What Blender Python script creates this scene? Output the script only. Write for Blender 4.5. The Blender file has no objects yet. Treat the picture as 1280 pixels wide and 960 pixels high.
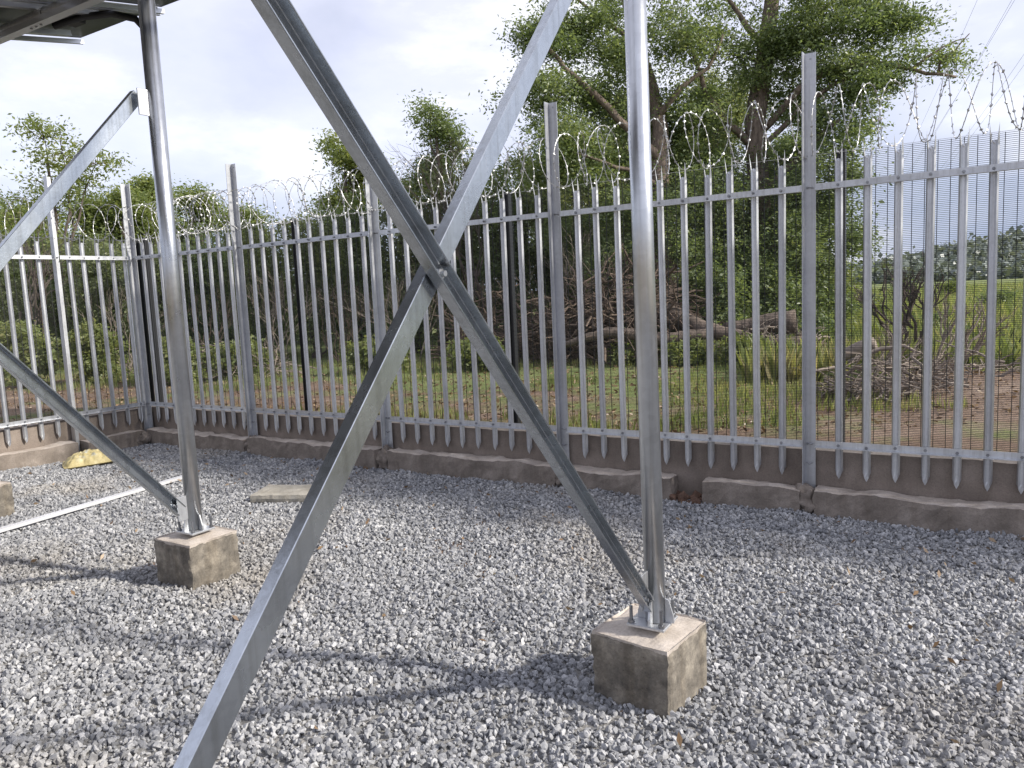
import bpy, bmesh, math, random
import numpy as np
from mathutils import Vector, Matrix, noise
S = bpy.context.scene
COL = S.collection
R = math.radians
rnd = random.Random(7)

# ------------------------------------------------------------------ camera
cd = bpy.data.cameras.new("camera"); cam = bpy.data.objects.new("camera", cd); COL.objects.link(cam)
cd.lens = 27.376; cd.sensor_width = 36.0; cd.clip_start = 0.05; cd.clip_end = 3000
yaw, pitch, roll = R(-32.2668), R(6.6434), R(2.5801)
fw = Vector((math.sin(yaw) * math.cos(pitch), math.cos(yaw) * math.cos(pitch), -math.sin(pitch)))
r0 = Vector((math.cos(yaw), -math.sin(yaw), 0)); u0 = r0.cross(fw)
rt = math.cos(roll) * r0 - math.sin(roll) * u0
up = math.sin(roll) * r0 + math.cos(roll) * u0
m3 = Matrix((rt, up, -fw)).transposed()
cam.matrix_world = Matrix.Translation((0, 0, 1.6)) @ m3.to_4x4()
S.camera = cam
S.view_settings.view_transform = 'Standard'; S.view_settings.look = 'None'
S.view_settings.gamma = 1.0; S.view_settings.use_curve_mapping = False
S.view_settings.exposure = 0.22

# ------------------------------------------------------------------ light
SUN_AZ, SUN_EL = R(75), R(32)          # azimuth from +Y towards +X
W = bpy.data.worlds.new("World"); S.world = W; W.use_nodes = True
nt = W.node_tree; nt.nodes.clear()
def N(nt, typ, **kw):
    n = nt.nodes.new(typ)
    for k, v in kw.items():
        if k == 'ins':
            for a, b in v.items(): n.inputs[a].default_value = b
        else: setattr(n, k, v)
    return n
def ramp(n, pts):
    e = n.color_ramp.elements
    while len(e) > 1: e.remove(e[-1])
    e[0].position = pts[0][0]; e[0].color = (*pts[0][1], 1)
    for p, c in pts[1:]:
        q = e.new(p); q.color = (*c, 1)
    return n
L = nt.links.new
sky = N(nt, 'ShaderNodeTexSky', sky_type='NISHITA', sun_disc=False, sun_elevation=SUN_EL, sun_rotation=SUN_AZ)
sky.air_density = 1.0; sky.dust_density = 1.5; sky.ozone_density = 1.5; sky.altitude = 1200
tc = N(nt, 'ShaderNodeTexCoord')
mp = N(nt, 'ShaderNodeMapping'); mp.inputs['Scale'].default_value = (1, 1, 2.6); mp.inputs['Location'].default_value = (0.35, 0.2, 0.1)
L(tc.outputs['Generated'], mp.inputs['Vector'])
n1 = N(nt, 'ShaderNodeTexNoise', ins={'Scale': 1.9, 'Detail': 6.0, 'Roughness': 0.48, 'Distortion': 0.35}); L(mp.outputs[0], n1.inputs['Vector'])
cov = ramp(N(nt, 'ShaderNodeValToRGB'), [(0.30, (0, 0, 0)), (0.56, (1, 1, 1))]); L(n1.outputs['Fac'], cov.inputs[0])
n2 = N(nt, 'ShaderNodeTexNoise', ins={'Scale': 4.5, 'Detail': 6.0, 'Roughness': 0.6}); L(mp.outputs[0], n2.inputs['Vector'])
ccol = ramp(N(nt, 'ShaderNodeValToRGB'), [(0.30, (6.5, 6.6, 8.0)), (0.50, (7.2, 7.2, 8.4)), (0.66, (9.0, 8.9, 9.2))]); L(n2.outputs['Fac'], ccol.inputs[0])
veil = N(nt, 'ShaderNodeMixRGB', blend_type='MIX'); veil.inputs[0].default_value = 0.72; veil.inputs[2].default_value = (6.6, 6.9, 8.5, 1)
L(sky.outputs[0], veil.inputs[1])
glow = N(nt, 'ShaderNodeMixRGB', blend_type='ADD'); glow.inputs[0].default_value = 0.35; L(ccol.outputs[0], glow.inputs[1]); L(sky.outputs[0], glow.inputs[2])
mx = N(nt, 'ShaderNodeMixRGB'); L(cov.outputs[0], mx.inputs[0]); L(veil.outputs[0], mx.inputs[1]); L(glow.outputs[0], mx.inputs[2])
sz = N(nt, 'ShaderNodeSeparateXYZ'); L(tc.outputs['Generated'], sz.inputs[0])
hz = N(nt, 'ShaderNodeMapRange', interpolation_type='SMOOTHSTEP', ins={'From Min': 0.02, 'From Max': 0.21, 'To Min': 1.0, 'To Max': 0.0}); L(sz.outputs['Z'], hz.inputs[0])
lowc = ramp(N(nt, 'ShaderNodeValToRGB'), [(0.36, (3.3, 4.1, 6.0)), (0.52, (4.7, 5.3, 7.0)), (0.66, (7.8, 8.0, 8.7))]); L(n2.outputs['Fac'], lowc.inputs[0])
lo = N(nt, 'ShaderNodeMixRGB'); hm = N(nt, 'ShaderNodeMath', operation='MULTIPLY'); hm.inputs[1].default_value = 0.8
L(hz.outputs[0], hm.inputs[0]); L(hm.outputs[0], lo.inputs[0]); L(mx.outputs[0], lo.inputs[1]); L(lowc.outputs[0], lo.inputs[2])
bg = N(nt, 'ShaderNodeBackground', ins={'Strength': 0.1}); L(lo.outputs[0], bg.inputs[0])
wo = N(nt, 'ShaderNodeOutputWorld'); L(bg.outputs[0], wo.inputs[0])
sd = bpy.data.lights.new("sun", 'SUN'); sun = bpy.data.objects.new("sun", sd); COL.objects.link(sun)
sd.energy = 5.0; sd.angle = R(3.4); sd.color = (1.0, 0.94, 0.85)
sdir = Vector((math.sin(SUN_AZ) * math.cos(SUN_EL), math.cos(SUN_AZ) * math.cos(SUN_EL), math.sin(SUN_EL)))
sun.rotation_euler = sdir.to_track_quat('Z', 'Y').to_euler(); sun.location = (8, 4, 12)

# ------------------------------------------------------------------ helpers
WL = {}
def tag(o, label=None, cat=None, group=None, kind=None):
    if label: o['label'] = label
    if cat: o['category'] = cat
    if group: o['group'] = group
    if kind: o['kind'] = kind
    return o
def empty(name, loc, label, cat, group=None, rz=0.0):
    o = bpy.data.objects.new(name, None); COL.objects.link(o); o.empty_display_size = 0.1
    o.location = loc; o.rotation_euler.z = rz; WL[o.name] = Vector(loc)
    return tag(o, label, cat, group)
def link(name, me, parent=None, world=(0, 0, 0), rz=0.0):
    o = bpy.data.objects.new(name, me); COL.objects.link(o)
    w = Vector(world)
    if parent is not None:
        o.parent = parent; o.location = w - WL[parent.name]
    else: o.location = w
    o.rotation_euler.z = rz; WL[o.name] = w
    return o
def smooth(me, on=True):
    me.polygons.foreach_set('use_smooth', [on] * len(me.polygons)); me.update()
class MB:
    def __init__(s): s.v = []; s.f = []
    def add(s, vs, fs):
        b = len(s.v); s.v += [tuple(v) for v in vs]; s.f += [tuple(b + i for i in f) for f in fs]; return s
    def box(s, c, size, M=None):
        hx, hy, hz = size[0] / 2, size[1] / 2, size[2] / 2
        vs = [Vector((x * hx, y * hy, z * hz)) for x in (-1, 1) for y in (-1, 1) for z in (-1, 1)]
        if M is not None: vs = [M @ v for v in vs]
        vs = [v + Vector(c) for v in vs]
        return s.add(vs, [(0, 1, 3, 2), (4, 6, 7, 5), (0, 4, 5, 1), (2, 3, 7, 6), (0, 2, 6, 4), (1, 5, 7, 3)])
    def sweep(s, prof, a, b, ux, closed=True):
        """extrude a closed 2-D profile (list of (p,q)) from a to b; ux = direction of p"""
        a, b = Vector(a), Vector(b); t = (b - a).normalized()
        ux = Vector(ux); ux = (ux - ux.dot(t) * t).normalized(); uy = t.cross(ux)
        n = len(prof)
        vs = [a + ux * p + uy * q for p, q in prof] + [b + ux * p + uy * q for p, q in prof]
        fs = [(i, (i + 1) % n, n + (i + 1) % n, n + i) for i in range(n)]
        fs += [tuple(range(n))[::-1], tuple(range(n, 2 * n))]
        return s.add(vs, fs)
    def tube(s, pts, rad, n=8, cap=True):
        pts = [Vector(p) for p in pts]; m = len(pts)
        if not hasattr(rad, '__len__'): rad = [rad] * m
        prev = None; vs = []
        for i, p in enumerate(pts):
            t = (pts[min(i + 1, m - 1)] - pts[max(i - 1, 0)])
            t = t.normalized() if t.length > 1e-9 else Vector((0, 0, 1))
            if prev is None:
                a = Vector((0, 0, 1)) if abs(t.z) < 0.9 else Vector((1, 0, 0)); x = t.cross(a).normalized()
            else:
                x = prev - prev.dot(t) * t; x = x.normalized() if x.length > 1e-6 else t.orthogonal().normalized()
            y = t.cross(x); prev = x
            for k in range(n):
                a = 2 * math.pi * k / n
                vs.append(p + (x * math.cos(a) + y * math.sin(a)) * rad[i])
        fs = [(i * n + k, i * n + (k + 1) % n, (i + 1) * n + (k + 1) % n, (i + 1) * n + k) for i in range(m - 1) for k in range(n)]
        if cap: fs += [tuple(range(n))[::-1], tuple(range((m - 1) * n, m * n))]
        return s.add(vs, fs)
    def sheet(s, vs, fs, t):
        """thicken an open sheet along vector t"""
        n = len(vs); t = Vector(t); vs = [Vector(v) for v in vs]
        cnt = {}
        for f in fs:
            for i in range(len(f)):
                e = (f[i], f[(i + 1) % len(f)]); cnt[e] = 1
        rim = [e for e in cnt if (e[1], e[0]) not in cnt]
        F = [tuple(f) for f in fs] + [tuple(i + n for i in f)[::-1] for f in fs] + [(b, a, a + n, b + n) for a, b in rim]
        return s.add(vs + [v + t for v in vs], F)
    def mesh(s, name, mat, org=(0, 0, 0), sm=False, bevel=0.0):
        me = bpy.data.meshes.new(name); o = Vector(org)
        me.from_pydata([Vector(v) - o for v in s.v], [], s.f); me.materials.append(mat)
        bm = bmesh.new(); bm.from_mesh(me); bmesh.ops.recalc_face_normals(bm, faces=bm.faces)
        if bevel: bmesh.ops.bevel(bm, geom=bm.edges[:], offset=bevel, segments=1, affect='EDGES', clamp_overlap=True)
        bm.to_mesh(me); bm.free()
        smooth(me, sm); return me
    def build(s, name, mat, parent=None, org=None, sm=False, bevel=0.0):
        if org is None: org = WL[parent.name] if parent is not None else (0, 0, 0)
        return link(name, s.mesh(name, mat, org, sm, bevel), parent, org)
def np_mesh(name, verts, quads, mat, tint=None):
    me = bpy.data.meshes.new(name); nv = len(verts); nf = len(quads); k = quads.shape[1]
    me.vertices.add(nv); me.vertices.foreach_set('co', verts.astype(np.float32).ravel())
    me.loops.add(nf * k); me.loops.foreach_set('vertex_index', quads.astype(np.int32).ravel())
    me.polygons.add(nf); me.polygons.foreach_set('loop_start', np.arange(0, nf * k, k, dtype=np.int32))
    me.update(calc_edges=True); me.materials.append(mat)
    if tint is not None:
        at = me.attributes.new('tint', 'FLOAT', 'POINT'); at.data.foreach_set('value', tint.astype(np.float32))
    return me
def fbm(x, y, z, o=4): return noise.fractal(Vector((x, y, z)), 1.0, 2.0, o)
def rough_block(mb, x0, x1, y0, y1, z0, z1, amp=0.006, res=0.05, seed=0.0, crown=0.0, M=None, rag=0.0):
    """cast concrete block: subdivided box with worn, uneven faces; rag wears the top edge unevenly"""
    bm = bmesh.new()
    nx, ny, nz = [max(1, min(60, int((b - a) / res))) for a, b in ((x0, x1), (y0, y1), (z0, z1))]
    vs = {}
    def V(i, j, k):
        if (i, j, k) not in vs:
            vs[(i, j, k)] = bm.verts.new((x0 + (x1 - x0) * i / nx, y0 + (y1 - y0) * j / ny, z0 + (z1 - z0) * k / nz))
        return vs[(i, j, k)]
    for i in range(nx):
        for j in range(ny):
            for k in (0, nz): bm.faces.new([V(i, j, k), V(i + 1, j, k), V(i + 1, j + 1, k), V(i, j + 1, k)])
    for i in range(nx):
        for k in range(nz):
            for j in (0, ny): bm.faces.new([V(i, j, k), V(i + 1, j, k), V(i + 1, j, k + 1), V(i, j, k + 1)])
    for j in range(ny):
        for k in range(nz):
            for i in (0, nx): bm.faces.new([V(i, j, k), V(i, j + 1, k), V(i, j + 1, k + 1), V(i, j, k + 1)])
    out = []
    order = list(vs.items())
    for n_, ((i, j, k), v) in enumerate(order):
        p = v.co.copy(); q = p * 6
        d = Vector((fbm(q.x, q.y, q.z + seed), fbm(q.x + 31, q.y, q.z + seed), fbm(q.x, q.y + 57, q.z + seed))) * amp
        d += Vector((fbm(q.x * 4, q.y * 4, q.z * 4 + seed), fbm(q.x * 4 + 9, q.y * 4, q.z * 4 + seed), fbm(q.x * 4, q.y * 4 + 5, q.z * 4 + seed))) * amp * 0.55
        ed = (i in (0, nx)) + (j in (0, ny)) + (k in (0, nz))
        c = Vector(((x0 + x1) / 2, (y0 + y1) / 2, (z0 + z1) / 2))
        if ed >= 2: d += (c - p).normalized() * (0.004 + 0.012 * abs(fbm(q.x * 2, q.y * 2, q.z * 2 + seed)))
        if k == nz:
            e = min(abs(p.x - x0), abs(x1 - p.x), abs(p.y - y0), abs(y1 - p.y)) / max(1e-6, min(x1 - x0, y1 - y0) / 2)
            d.z += crown * (e - 1) + rag * fbm(p.x * 3.1 + seed, p.y * 3, 2.0)
        p = p + d
        if M is not None: p = M @ p
        out.append(p); v.index = n_
    mb.add(out, [tuple(v.index for v in f.verts) for f in bm.faces]); bm.free()
    return mb
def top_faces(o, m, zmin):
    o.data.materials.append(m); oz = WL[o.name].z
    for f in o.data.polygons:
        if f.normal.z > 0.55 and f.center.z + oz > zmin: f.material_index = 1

# ------------------------------------------------------------------ materials
def mat(name):
    m = bpy.data.materials.new(name); m.use_nodes = True; nt = m.node_tree
    b = nt.nodes['Principled BSDF']; return m, nt, b
def coords(nt, scale=(1, 1, 1)):
    t = N(nt, 'ShaderNodeNewGeometry'); mp = N(nt, 'ShaderNodeMapping'); mp.inputs['Scale'].default_value = scale
    nt.links.new(t.outputs['Position'], mp.inputs['Vector']); return mp.outputs[0]
def noise_ramp(nt, vec, scale, pts, detail=5.0, rough=0.6):
    n = N(nt, 'ShaderNodeTexNoise', ins={'Scale': scale, 'Detail': detail, 'Roughness': rough}); nt.links.new(vec, n.inputs['Vector'])
    r = ramp(N(nt, 'ShaderNodeValToRGB'), pts); nt.links.new(n.outputs['Fac'], r.inputs[0]); return r.outputs[0], n.outputs['Fac']
def bump(nt, b, h, strength=0.3, dist=0.01):
    bp = N(nt, 'ShaderNodeBump', ins={'Strength': strength, 'Distance': dist}); nt.links.new(h, bp.inputs['Height']); nt.links.new(bp.outputs[0], b.inputs['Normal'])
def mix(nt, f, a, b_, typ='MIX'):
    m = N(nt, 'ShaderNodeMixRGB', blend_type=typ)
    for s, v in ((0, f), (1, a), (2, b_)):
        if hasattr(v, 'node'): nt.links.new(v, m.inputs[s])
        else: m.inputs[s].default_value = v if s == 0 else (*v, 1)
    return m.outputs[0]
def galv(name, base, rough, spangle=60, metal=0.85):
    m, nt, b = mat(name); v = coords(nt)
    vo = N(nt, 'ShaderNodeTexVoronoi', ins={'Scale': spangle}); nt.links.new(v, vo.inputs['Vector'])
    lo = [c * 0.90 for c in base]; hi = [min(1, c * 1.12) for c in base]
    c1 = mix(nt, vo.outputs['Color'], lo, hi)
    c2, f = noise_ramp(nt, v, 5.0, [(0.35, [c * 0.80 for c in base]), (0.55, base), (0.75, hi)])
    vs = coords(nt, (40, 40, 1.2)); st, _ = noise_ramp(nt, vs, 1.0, [(0.35, (0.80, 0.79, 0.77)), (0.52, (1, 1, 1))], 4)
    oi = N(nt, 'ShaderNodeObjectInfo'); orr = ramp(N(nt, 'ShaderNodeValToRGB'), [(0.0, (0.80, 0.80, 0.81)), (1.0, (1.06, 1.06, 1.05))]); nt.links.new(oi.outputs['Random'], orr.inputs[0])
    nt.links.new(mix(nt, 1.0, mix(nt, 0.75, mix(nt, 0.5, c1, c2), st, 'MULTIPLY'), orr.outputs[0], 'MULTIPLY'), b.inputs['Base Color'])
    b.inputs['Metallic'].default_value = metal
    rr = N(nt, 'ShaderNodeMapRange', ins={'To Min': rough - 0.08, 'To Max': rough + 0.12}); nt.links.new(f, rr.inputs[0]); nt.links.new(rr.outputs[0], b.inputs['Roughness'])
    f2 = N(nt, 'ShaderNodeTexNoise', ins={'Scale': 90.0, 'Detail': 3.0}); nt.links.new(v, f2.inputs['Vector']); bump(nt, b, f2.outputs['Fac'], 0.06, 0.004)
    return m
M_POST = galv('galvanised_post', (0.60, 0.615, 0.64), 0.40, 45, 0.75)
M_PALE = galv('galvanised_pale', (0.62, 0.635, 0.66), 0.38, 70, 0.78)
M_POLE = galv('galvanised_pole', (0.58, 0.60, 0.63), 0.28, 38, 0.93)
M_BRACE = galv('galvanised_brace', (0.53, 0.565, 0.60), 0.24, 80, 0.96)
M_BOLT = galv('zinc_bolt', (0.33, 0.34, 0.36), 0.38, 120)
M_WIRE = galv('razor_wire_steel', (0.50, 0.50, 0.50), 0.42, 100, 0.75)
def concrete(name, a, b2, c, scale=4.0, streak=None):
    m, nt, b = mat(name); v = coords(nt)
    col, f = noise_ramp(nt, v, scale, [(0.30, a), (0.5, b2), (0.70, c)], 8, 0.65)
    vs = coords(nt, (14, 14, 1.6)); st, _ = noise_ramp(nt, vs, 1.0, [(0.45, (1, 1, 1)), (0.72, streak or (0.80, 0.78, 0.75))], 3)
    col = mix(nt, 0.7, col, st, 'MULTIPLY')
    sp1, _ = noise_ramp(nt, v, 95.0, [(0.30, (0.70, 0.69, 0.67)), (0.50, (1, 1, 1)), (0.72, (1.22, 1.21, 1.18))], 6, 0.75); col = mix(nt, 0.8, col, sp1, 'MULTIPLY')
    pv = N(nt, 'ShaderNodeTexVoronoi', ins={'Scale': 38.0}); nt.links.new(v, pv.inputs['Vector'])
    pr_ = ramp(N(nt, 'ShaderNodeValToRGB'), [(0.05, (0.45, 0.43, 0.4)), (0.13, (1, 1, 1))]); nt.links.new(pv.outputs['Distance'], pr_.inputs[0]); col = mix(nt, 0.8, col, pr_.outputs[0], 'MULTIPLY')
    nt.links.new(col, b.inputs['Base Color']); b.inputs['Roughness'].default_value = 0.92
    f2 = N(nt, 'ShaderNodeTexNoise', ins={'Scale': 70.0, 'Detail': 6.0, 'Roughness': 0.7}); nt.links.new(v, f2.inputs['Vector']); bump(nt, b, f2.outputs['Fac'], 0.45, 0.01)
    return m
M_WALL = concrete('mortar_wall', (0.16, 0.132, 0.112), (0.225, 0.188, 0.16), (0.30, 0.255, 0.22), 3.0)
M_PLINTH = concrete('rough_plinth', (0.16, 0.135, 0.113), (0.235, 0.20, 0.17), (0.34, 0.295, 0.255), 5.0)
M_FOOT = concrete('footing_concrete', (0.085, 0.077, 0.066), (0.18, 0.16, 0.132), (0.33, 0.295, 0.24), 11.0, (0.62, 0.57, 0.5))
M_PTOP = concrete('plinth_top_pale', (0.34, 0.29, 0.245), (0.47, 0.41, 0.355), (0.57, 0.51, 0.455), 7.0)  # paler colour for the upward faces of plinths and walls
M_SLAB = concrete('slab_concrete', (0.27, 0.25, 0.21), (0.36, 0.335, 0.285), (0.46, 0.43, 0.37), 6.0)
def plain(name, c, rough=0.6, metal=0.0, var=0.2, scale=8):
    m, nt, b = mat(name); v = coords(nt)
    col, f = noise_ramp(nt, v, scale, [(0.3, [x * (1 - var) for x in c]), (0.7, [min(1, x * (1 + var)) for x in c])])
    nt.links.new(col, b.inputs['Base Color']); b.inputs['Roughness'].default_value = rough; b.inputs['Metallic'].default_value = metal
    return m
M_BLACK = plain('black_painted_steel', (0.012, 0.013, 0.016), 0.45)
M_MESHW = plain('black_mesh_wire', (0.016, 0.018, 0.018), 0.5)
M_CELL = plain('panel_backsheet', (0.035, 0.04, 0.045), 0.35, 0, 0.3)
M_ALU = plain('anodised_aluminium', (0.62, 0.63, 0.65), 0.32, 0.8, 0.05)
M_CABLE = plain('black_cable', (0.015, 0.015, 0.017), 0.5)
M_RUST = plain('red_soil_clod', (0.12, 0.07, 0.048), 0.95, 0, 0.4, 20)
M_DEAD = plain('dead_wood', (0.13, 0.095, 0.072), 0.9, 0, 0.4, 10)
M_GREYW = plain('weathered_wood', (0.27, 0.225, 0.185), 0.9, 0, 0.35, 12)
M_LINE = plain('overhead_cable', (0.30, 0.30, 0.32), 0.5, 0.3)
def bark(name, a, b2):
    m, nt, b = mat(name); v = coords(nt, (9, 9, 2.2))
    col, f = noise_ramp(nt, v, 1.6, [(0.32, a), (0.62, b2)], 8, 0.7)
    nt.links.new(col, b.inputs['Base Color']); b.inputs['Roughness'].default_value = 0.95; bump(nt, b, f, 0.9, 0.05); return m
M_BARK = bark('tree_bark', (0.07, 0.052, 0.042), (0.26, 0.205, 0.165))
M_BARKD = bark('dark_bark', (0.04, 0.033, 0.028), (0.15, 0.12, 0.10))
def leaf(name, cols, tr=0.45):
    m = bpy.data.materials.new(name); m.use_nodes = True; nt = m.node_tree; nt.nodes.clear()
    at = N(nt, 'ShaderNodeAttribute', attribute_name='tint')
    r = ramp(N(nt, 'ShaderNodeValToRGB'), [(i / (len(cols) - 1), c) for i, c in enumerate(cols)]); nt.links.new(at.outputs['Fac'], r.inputs[0])
    p = N(nt, 'ShaderNodeBsdfPrincipled', ins={'Roughness': 0.42}); nt.links.new(r.outputs[0], p.inputs['Base Color'])
    t = N(nt, 'ShaderNodeBsdfTranslucent'); g = mix(nt, 1.0, r.outputs[0], (1.5, 1.45, 0.8), 'MULTIPLY'); nt.links.new(g, t.inputs[0])
    mxs = N(nt, 'ShaderNodeMixShader'); mxs.inputs[0].default_value = tr
    nt.links.new(p.outputs[0], mxs.inputs[1]); nt.links.new(t.outputs[0], mxs.inputs[2])
    o = N(nt, 'ShaderNodeOutputMaterial'); nt.links.new(mxs.outputs[0], o.inputs[0]); return m
M_LEAF = leaf('leaf_mid_green', [(0.075, 0.11, 0.05), (0.15, 0.205, 0.092), (0.225, 0.28, 0.135), (0.31, 0.325, 0.19)])
M_LEAFO = leaf('leaf_olive', [(0.085, 0.12, 0.04), (0.165, 0.215, 0.07), (0.235, 0.275, 0.10), (0.29, 0.28, 0.12)])
M_LEAFD = leaf('leaf_dark', [(0.085, 0.115, 0.055), (0.165, 0.205, 0.095), (0.24, 0.275, 0.135), (0.31, 0.29, 0.16)])
M_GRASS = leaf('grass_blades', [(0.10, 0.135, 0.045), (0.19, 0.235, 0.085), (0.27, 0.30, 0.13), (0.38, 0.34, 0.20)], 0.45)
M_LITTER = leaf('dry_leaf_litter', [(0.12, 0.07, 0.035), (0.22, 0.14, 0.075), (0.34, 0.25, 0.16)], 0.1)

# ------------------------------------------------------------------ ground
PAD, OUT = -0.135, 0.27
def mound(x, y):
    d = math.hypot((x - 0.12) / 1.5, (y - 9.63) / 1.3); h = 0.26 * math.exp(-d * d * 1.2)
    d = math.hypot((x + 3.2) / 1.5, (y - 14.5) / 1.5); h += 0.25 * math.exp(-d * d)
    return h
def ground_z(x, y):
    inside = x > -9.47 and y < 6.07
    if inside: return PAD
    far = math.hypot(x, y)
    return OUT + mound(x, y) + 0.05 * fbm(x * 0.35, y * 0.35, 0) * min(1, max(0, (y - 6.1)) + max(0, -9.5 - x)) + 0.02 * fbm(x * 1.5, y * 1.5, 5) * (1 if far < 40 else 0)
def axis(lo_step, cuts, lo, hi):
    xs = set()
    a = lo
    for (b, st) in cuts:
        while a < b - 1e-6: xs.add(round(a, 4)); a += st
        a = b
    xs.add(hi); return sorted(xs)
xs = axis(0, [(-400, 400), (-100, 75), (-40, 15), (-20, 2), (-9.48, 0.6), (-9.46, 0.02), (4, 0.35), (20, 1.6), (60, 10), (200, 70), (1600, 400)], -1600, 1600)
ys = axis(0, [(-400, 400), (-60, 60), (-12, 12), (0, 3), (6.06, 1.0), (6.08, 0.02), (20, 0.35), (44, 1.5), (120, 10), (400, 70), (1600, 400)], -1600, 1600)
gv = [(x, y, ground_z(x, y)) for y in ys for x in xs]
nx = len(xs)
gf = [(j * nx + i, j * nx + i + 1, (j + 1) * nx + i + 1, (j + 1) * nx + i) for j in range(len(ys) - 1) for i in range(nx - 1)]
me = bpy.data.meshes.new('ground'); me.from_pydata(gv, [], gf); smooth(me)
at = me.attributes.new('bare', 'FLOAT', 'POINT'); at.data.foreach_set('value', [min(1.0, mound(p[0], p[1]) * 5) for p in gv])
m, nt, b = mat('ground_soil'); v = coords(nt)
soil, f1 = noise_ramp(nt, v, 1.3, [(0.3, (0.14, 0.092, 0.066)), (0.5, (0.235, 0.168, 0.125)), (0.7, (0.34, 0.262, 0.205))], 9, 0.7)
grs, _ = noise_ramp(nt, v, 0.5, [(0.3, (0.10, 0.13, 0.05)), (0.5, (0.18, 0.215, 0.08)), (0.75, (0.29, 0.28, 0.15))], 8, 0.7)
sx = N(nt, 'ShaderNodeSeparateXYZ'); nt.links.new(v, sx.inputs[0])
mr = N(nt, 'ShaderNodeMapRange', ins={'From Min': 8.5, 'From Max': 13.0}); nt.links.new(sx.outputs['Y'], mr.inputs[0])
nn = N(nt, 'ShaderNodeTexNoise', ins={'Scale': 0.8, 'Detail': 7.0, 'Roughness': 0.65}); nt.links.new(v, nn.inputs['Vector'])
ad = N(nt, 'ShaderNodeMath', operation='ADD'); nt.links.new(mr.outputs[0], ad.inputs[0]); nt.links.new(nn.outputs['Fac'], ad.inputs[1])
ba = N(nt, 'ShaderNodeAttribute', attribute_name='bare'); sb = N(nt, 'ShaderNodeMath', operation='SUBTRACT'); nt.links.new(ad.outputs[0], sb.inputs[0]); nt.links.new(ba.outputs['Fac'], sb.inputs[1])
gr = ramp(N(nt, 'ShaderNodeValToRGB'), [(0.47, (0, 0, 0)), (0.62, (1, 1, 1))]); nt.links.new(sb.outputs[0], gr.inputs[0])
nt.links.new(mix(nt, gr.outputs[0], soil, grs), b.inputs['Base Color']); b.inputs['Roughness'].default_value = 1.0
b.inputs['Specular IOR Level'].default_value = 0.15
f2 = N(nt, 'ShaderNodeTexNoise', ins={'Scale': 14.0, 'Detail': 8.0, 'Roughness': 0.7}); nt.links.new(v, f2.inputs['Vector']); bump(nt, b, f2.outputs['Fac'], 0.8, 0.06)
me.materials.append(m); tag(link('ground', me), kind='structure')

# gravel: crushed stones scattered over a bed (one mass nobody could count)
m, nt, b = mat('crushed_stone')
at = N(nt, 'ShaderNodeAttribute', attribute_name='tint', attribute_type='INSTANCER')
rc = ramp(N(nt, 'ShaderNodeValToRGB'), [(0.0, (0.18, 0.184, 0.192)), (0.3, (0.285, 0.29, 0.30)), (0.7, (0.38, 0.385, 0.392)), (1.0, (0.53, 0.53, 0.53))]); nt.links.new(at.outputs['Fac'], rc.inputs[0])
v = coords(nt); sp, f3 = noise_ramp(nt, v, 120.0, [(0.35, (0.72, 0.72, 0.73)), (0.65, (1.12, 1.11, 1.10))], 3)
c = mix(nt, 1.0, rc.outputs[0], sp, 'MULTIPLY')
du, _ = noise_ramp(nt, v, 0.55, [(0.52, (0, 0, 0)), (0.72, (0.5, 0.5, 0.5))], 5)
dr, _ = noise_ramp(nt, v, 1.7, [(0.34, (0.80, 0.81, 0.83)), (0.52, (1, 1, 1)), (0.70, (1.10, 1.10, 1.09))], 5); c = mix(nt, 1.0, c, dr, 'MULTIPLY')
c = mix(nt, du, c, (0.36, 0.31, 0.235)); nt.links.new(c, b.inputs['Base Color']); b.inputs['Roughness'].default_value = 0.85
bump(nt, b, f3, 0.3, 0.004); M_STONE = m
m, nt, b = mat('gravel_fines'); v = coords(nt)
c, f = noise_ramp(nt, v, 45.0, [(0.3, (0.15, 0.147, 0.14)), (0.7, (0.34, 0.33, 0.315))], 6); nt.links.new(c, b.inputs['Base Color']); b.inputs['Roughness'].default_value = 1.0; bump(nt, b, f, 0.8, 0.02); M_FINES = m
def bed_z(x, y):
    z = -0.115 + 0.028 * fbm(x * 1.1, y * 1.1, 3) + 0.016 * fbm(x * 4, y * 4, 8)
    z += 0.03 * max(0, 1 - (5.82 - y) / 0.35) * (0.4 + 0.6 * fbm(x * 2.0, 0, 4))
    return z
gx = np.arange(-9.36, 3.01, 0.12); gy = np.arange(-1.0, 5.9, 0.12)
gv = [(x, min(y, 5.86), bed_z(x, y)) for y in gy for x in gx]; nx = len(gx)
gf = [(j * nx + i, j * nx + i + 1, (j + 1) * nx + i + 1, (j + 1) * nx + i) for j in range(len(gy) - 1) for i in range(nx - 1)]
me = bpy.data.meshes.new('gravel'); me.from_pydata(gv, [], gf); me.materials.append(M_FINES); me.materials.append(M_STONE); smooth(me)
gravel = tag(link('gravel', me), 'loose grey crushed stone covering the yard inside the fence', 'gravel', kind='stuff')
ng = bpy.data.node_groups.new('gravel_scatter', 'GeometryNodeTree')
ng.interface.new_socket('Geometry', in_out='INPUT', socket_type='NodeSocketGeometry'); ng.interface.new_socket('Geometry', in_out='OUTPUT', socket_type='NodeSocketGeometry')
gi = N(ng, 'NodeGroupInput'); go = N(ng, 'NodeGroupOutput'); GL = ng.links.new
dp = N(ng, 'GeometryNodeDistributePointsOnFaces', distribute_method='RANDOM', ins={'Density': 4000.0, 'Seed': 3}); GL(gi.outputs[0], dp.inputs['Mesh'])
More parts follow.
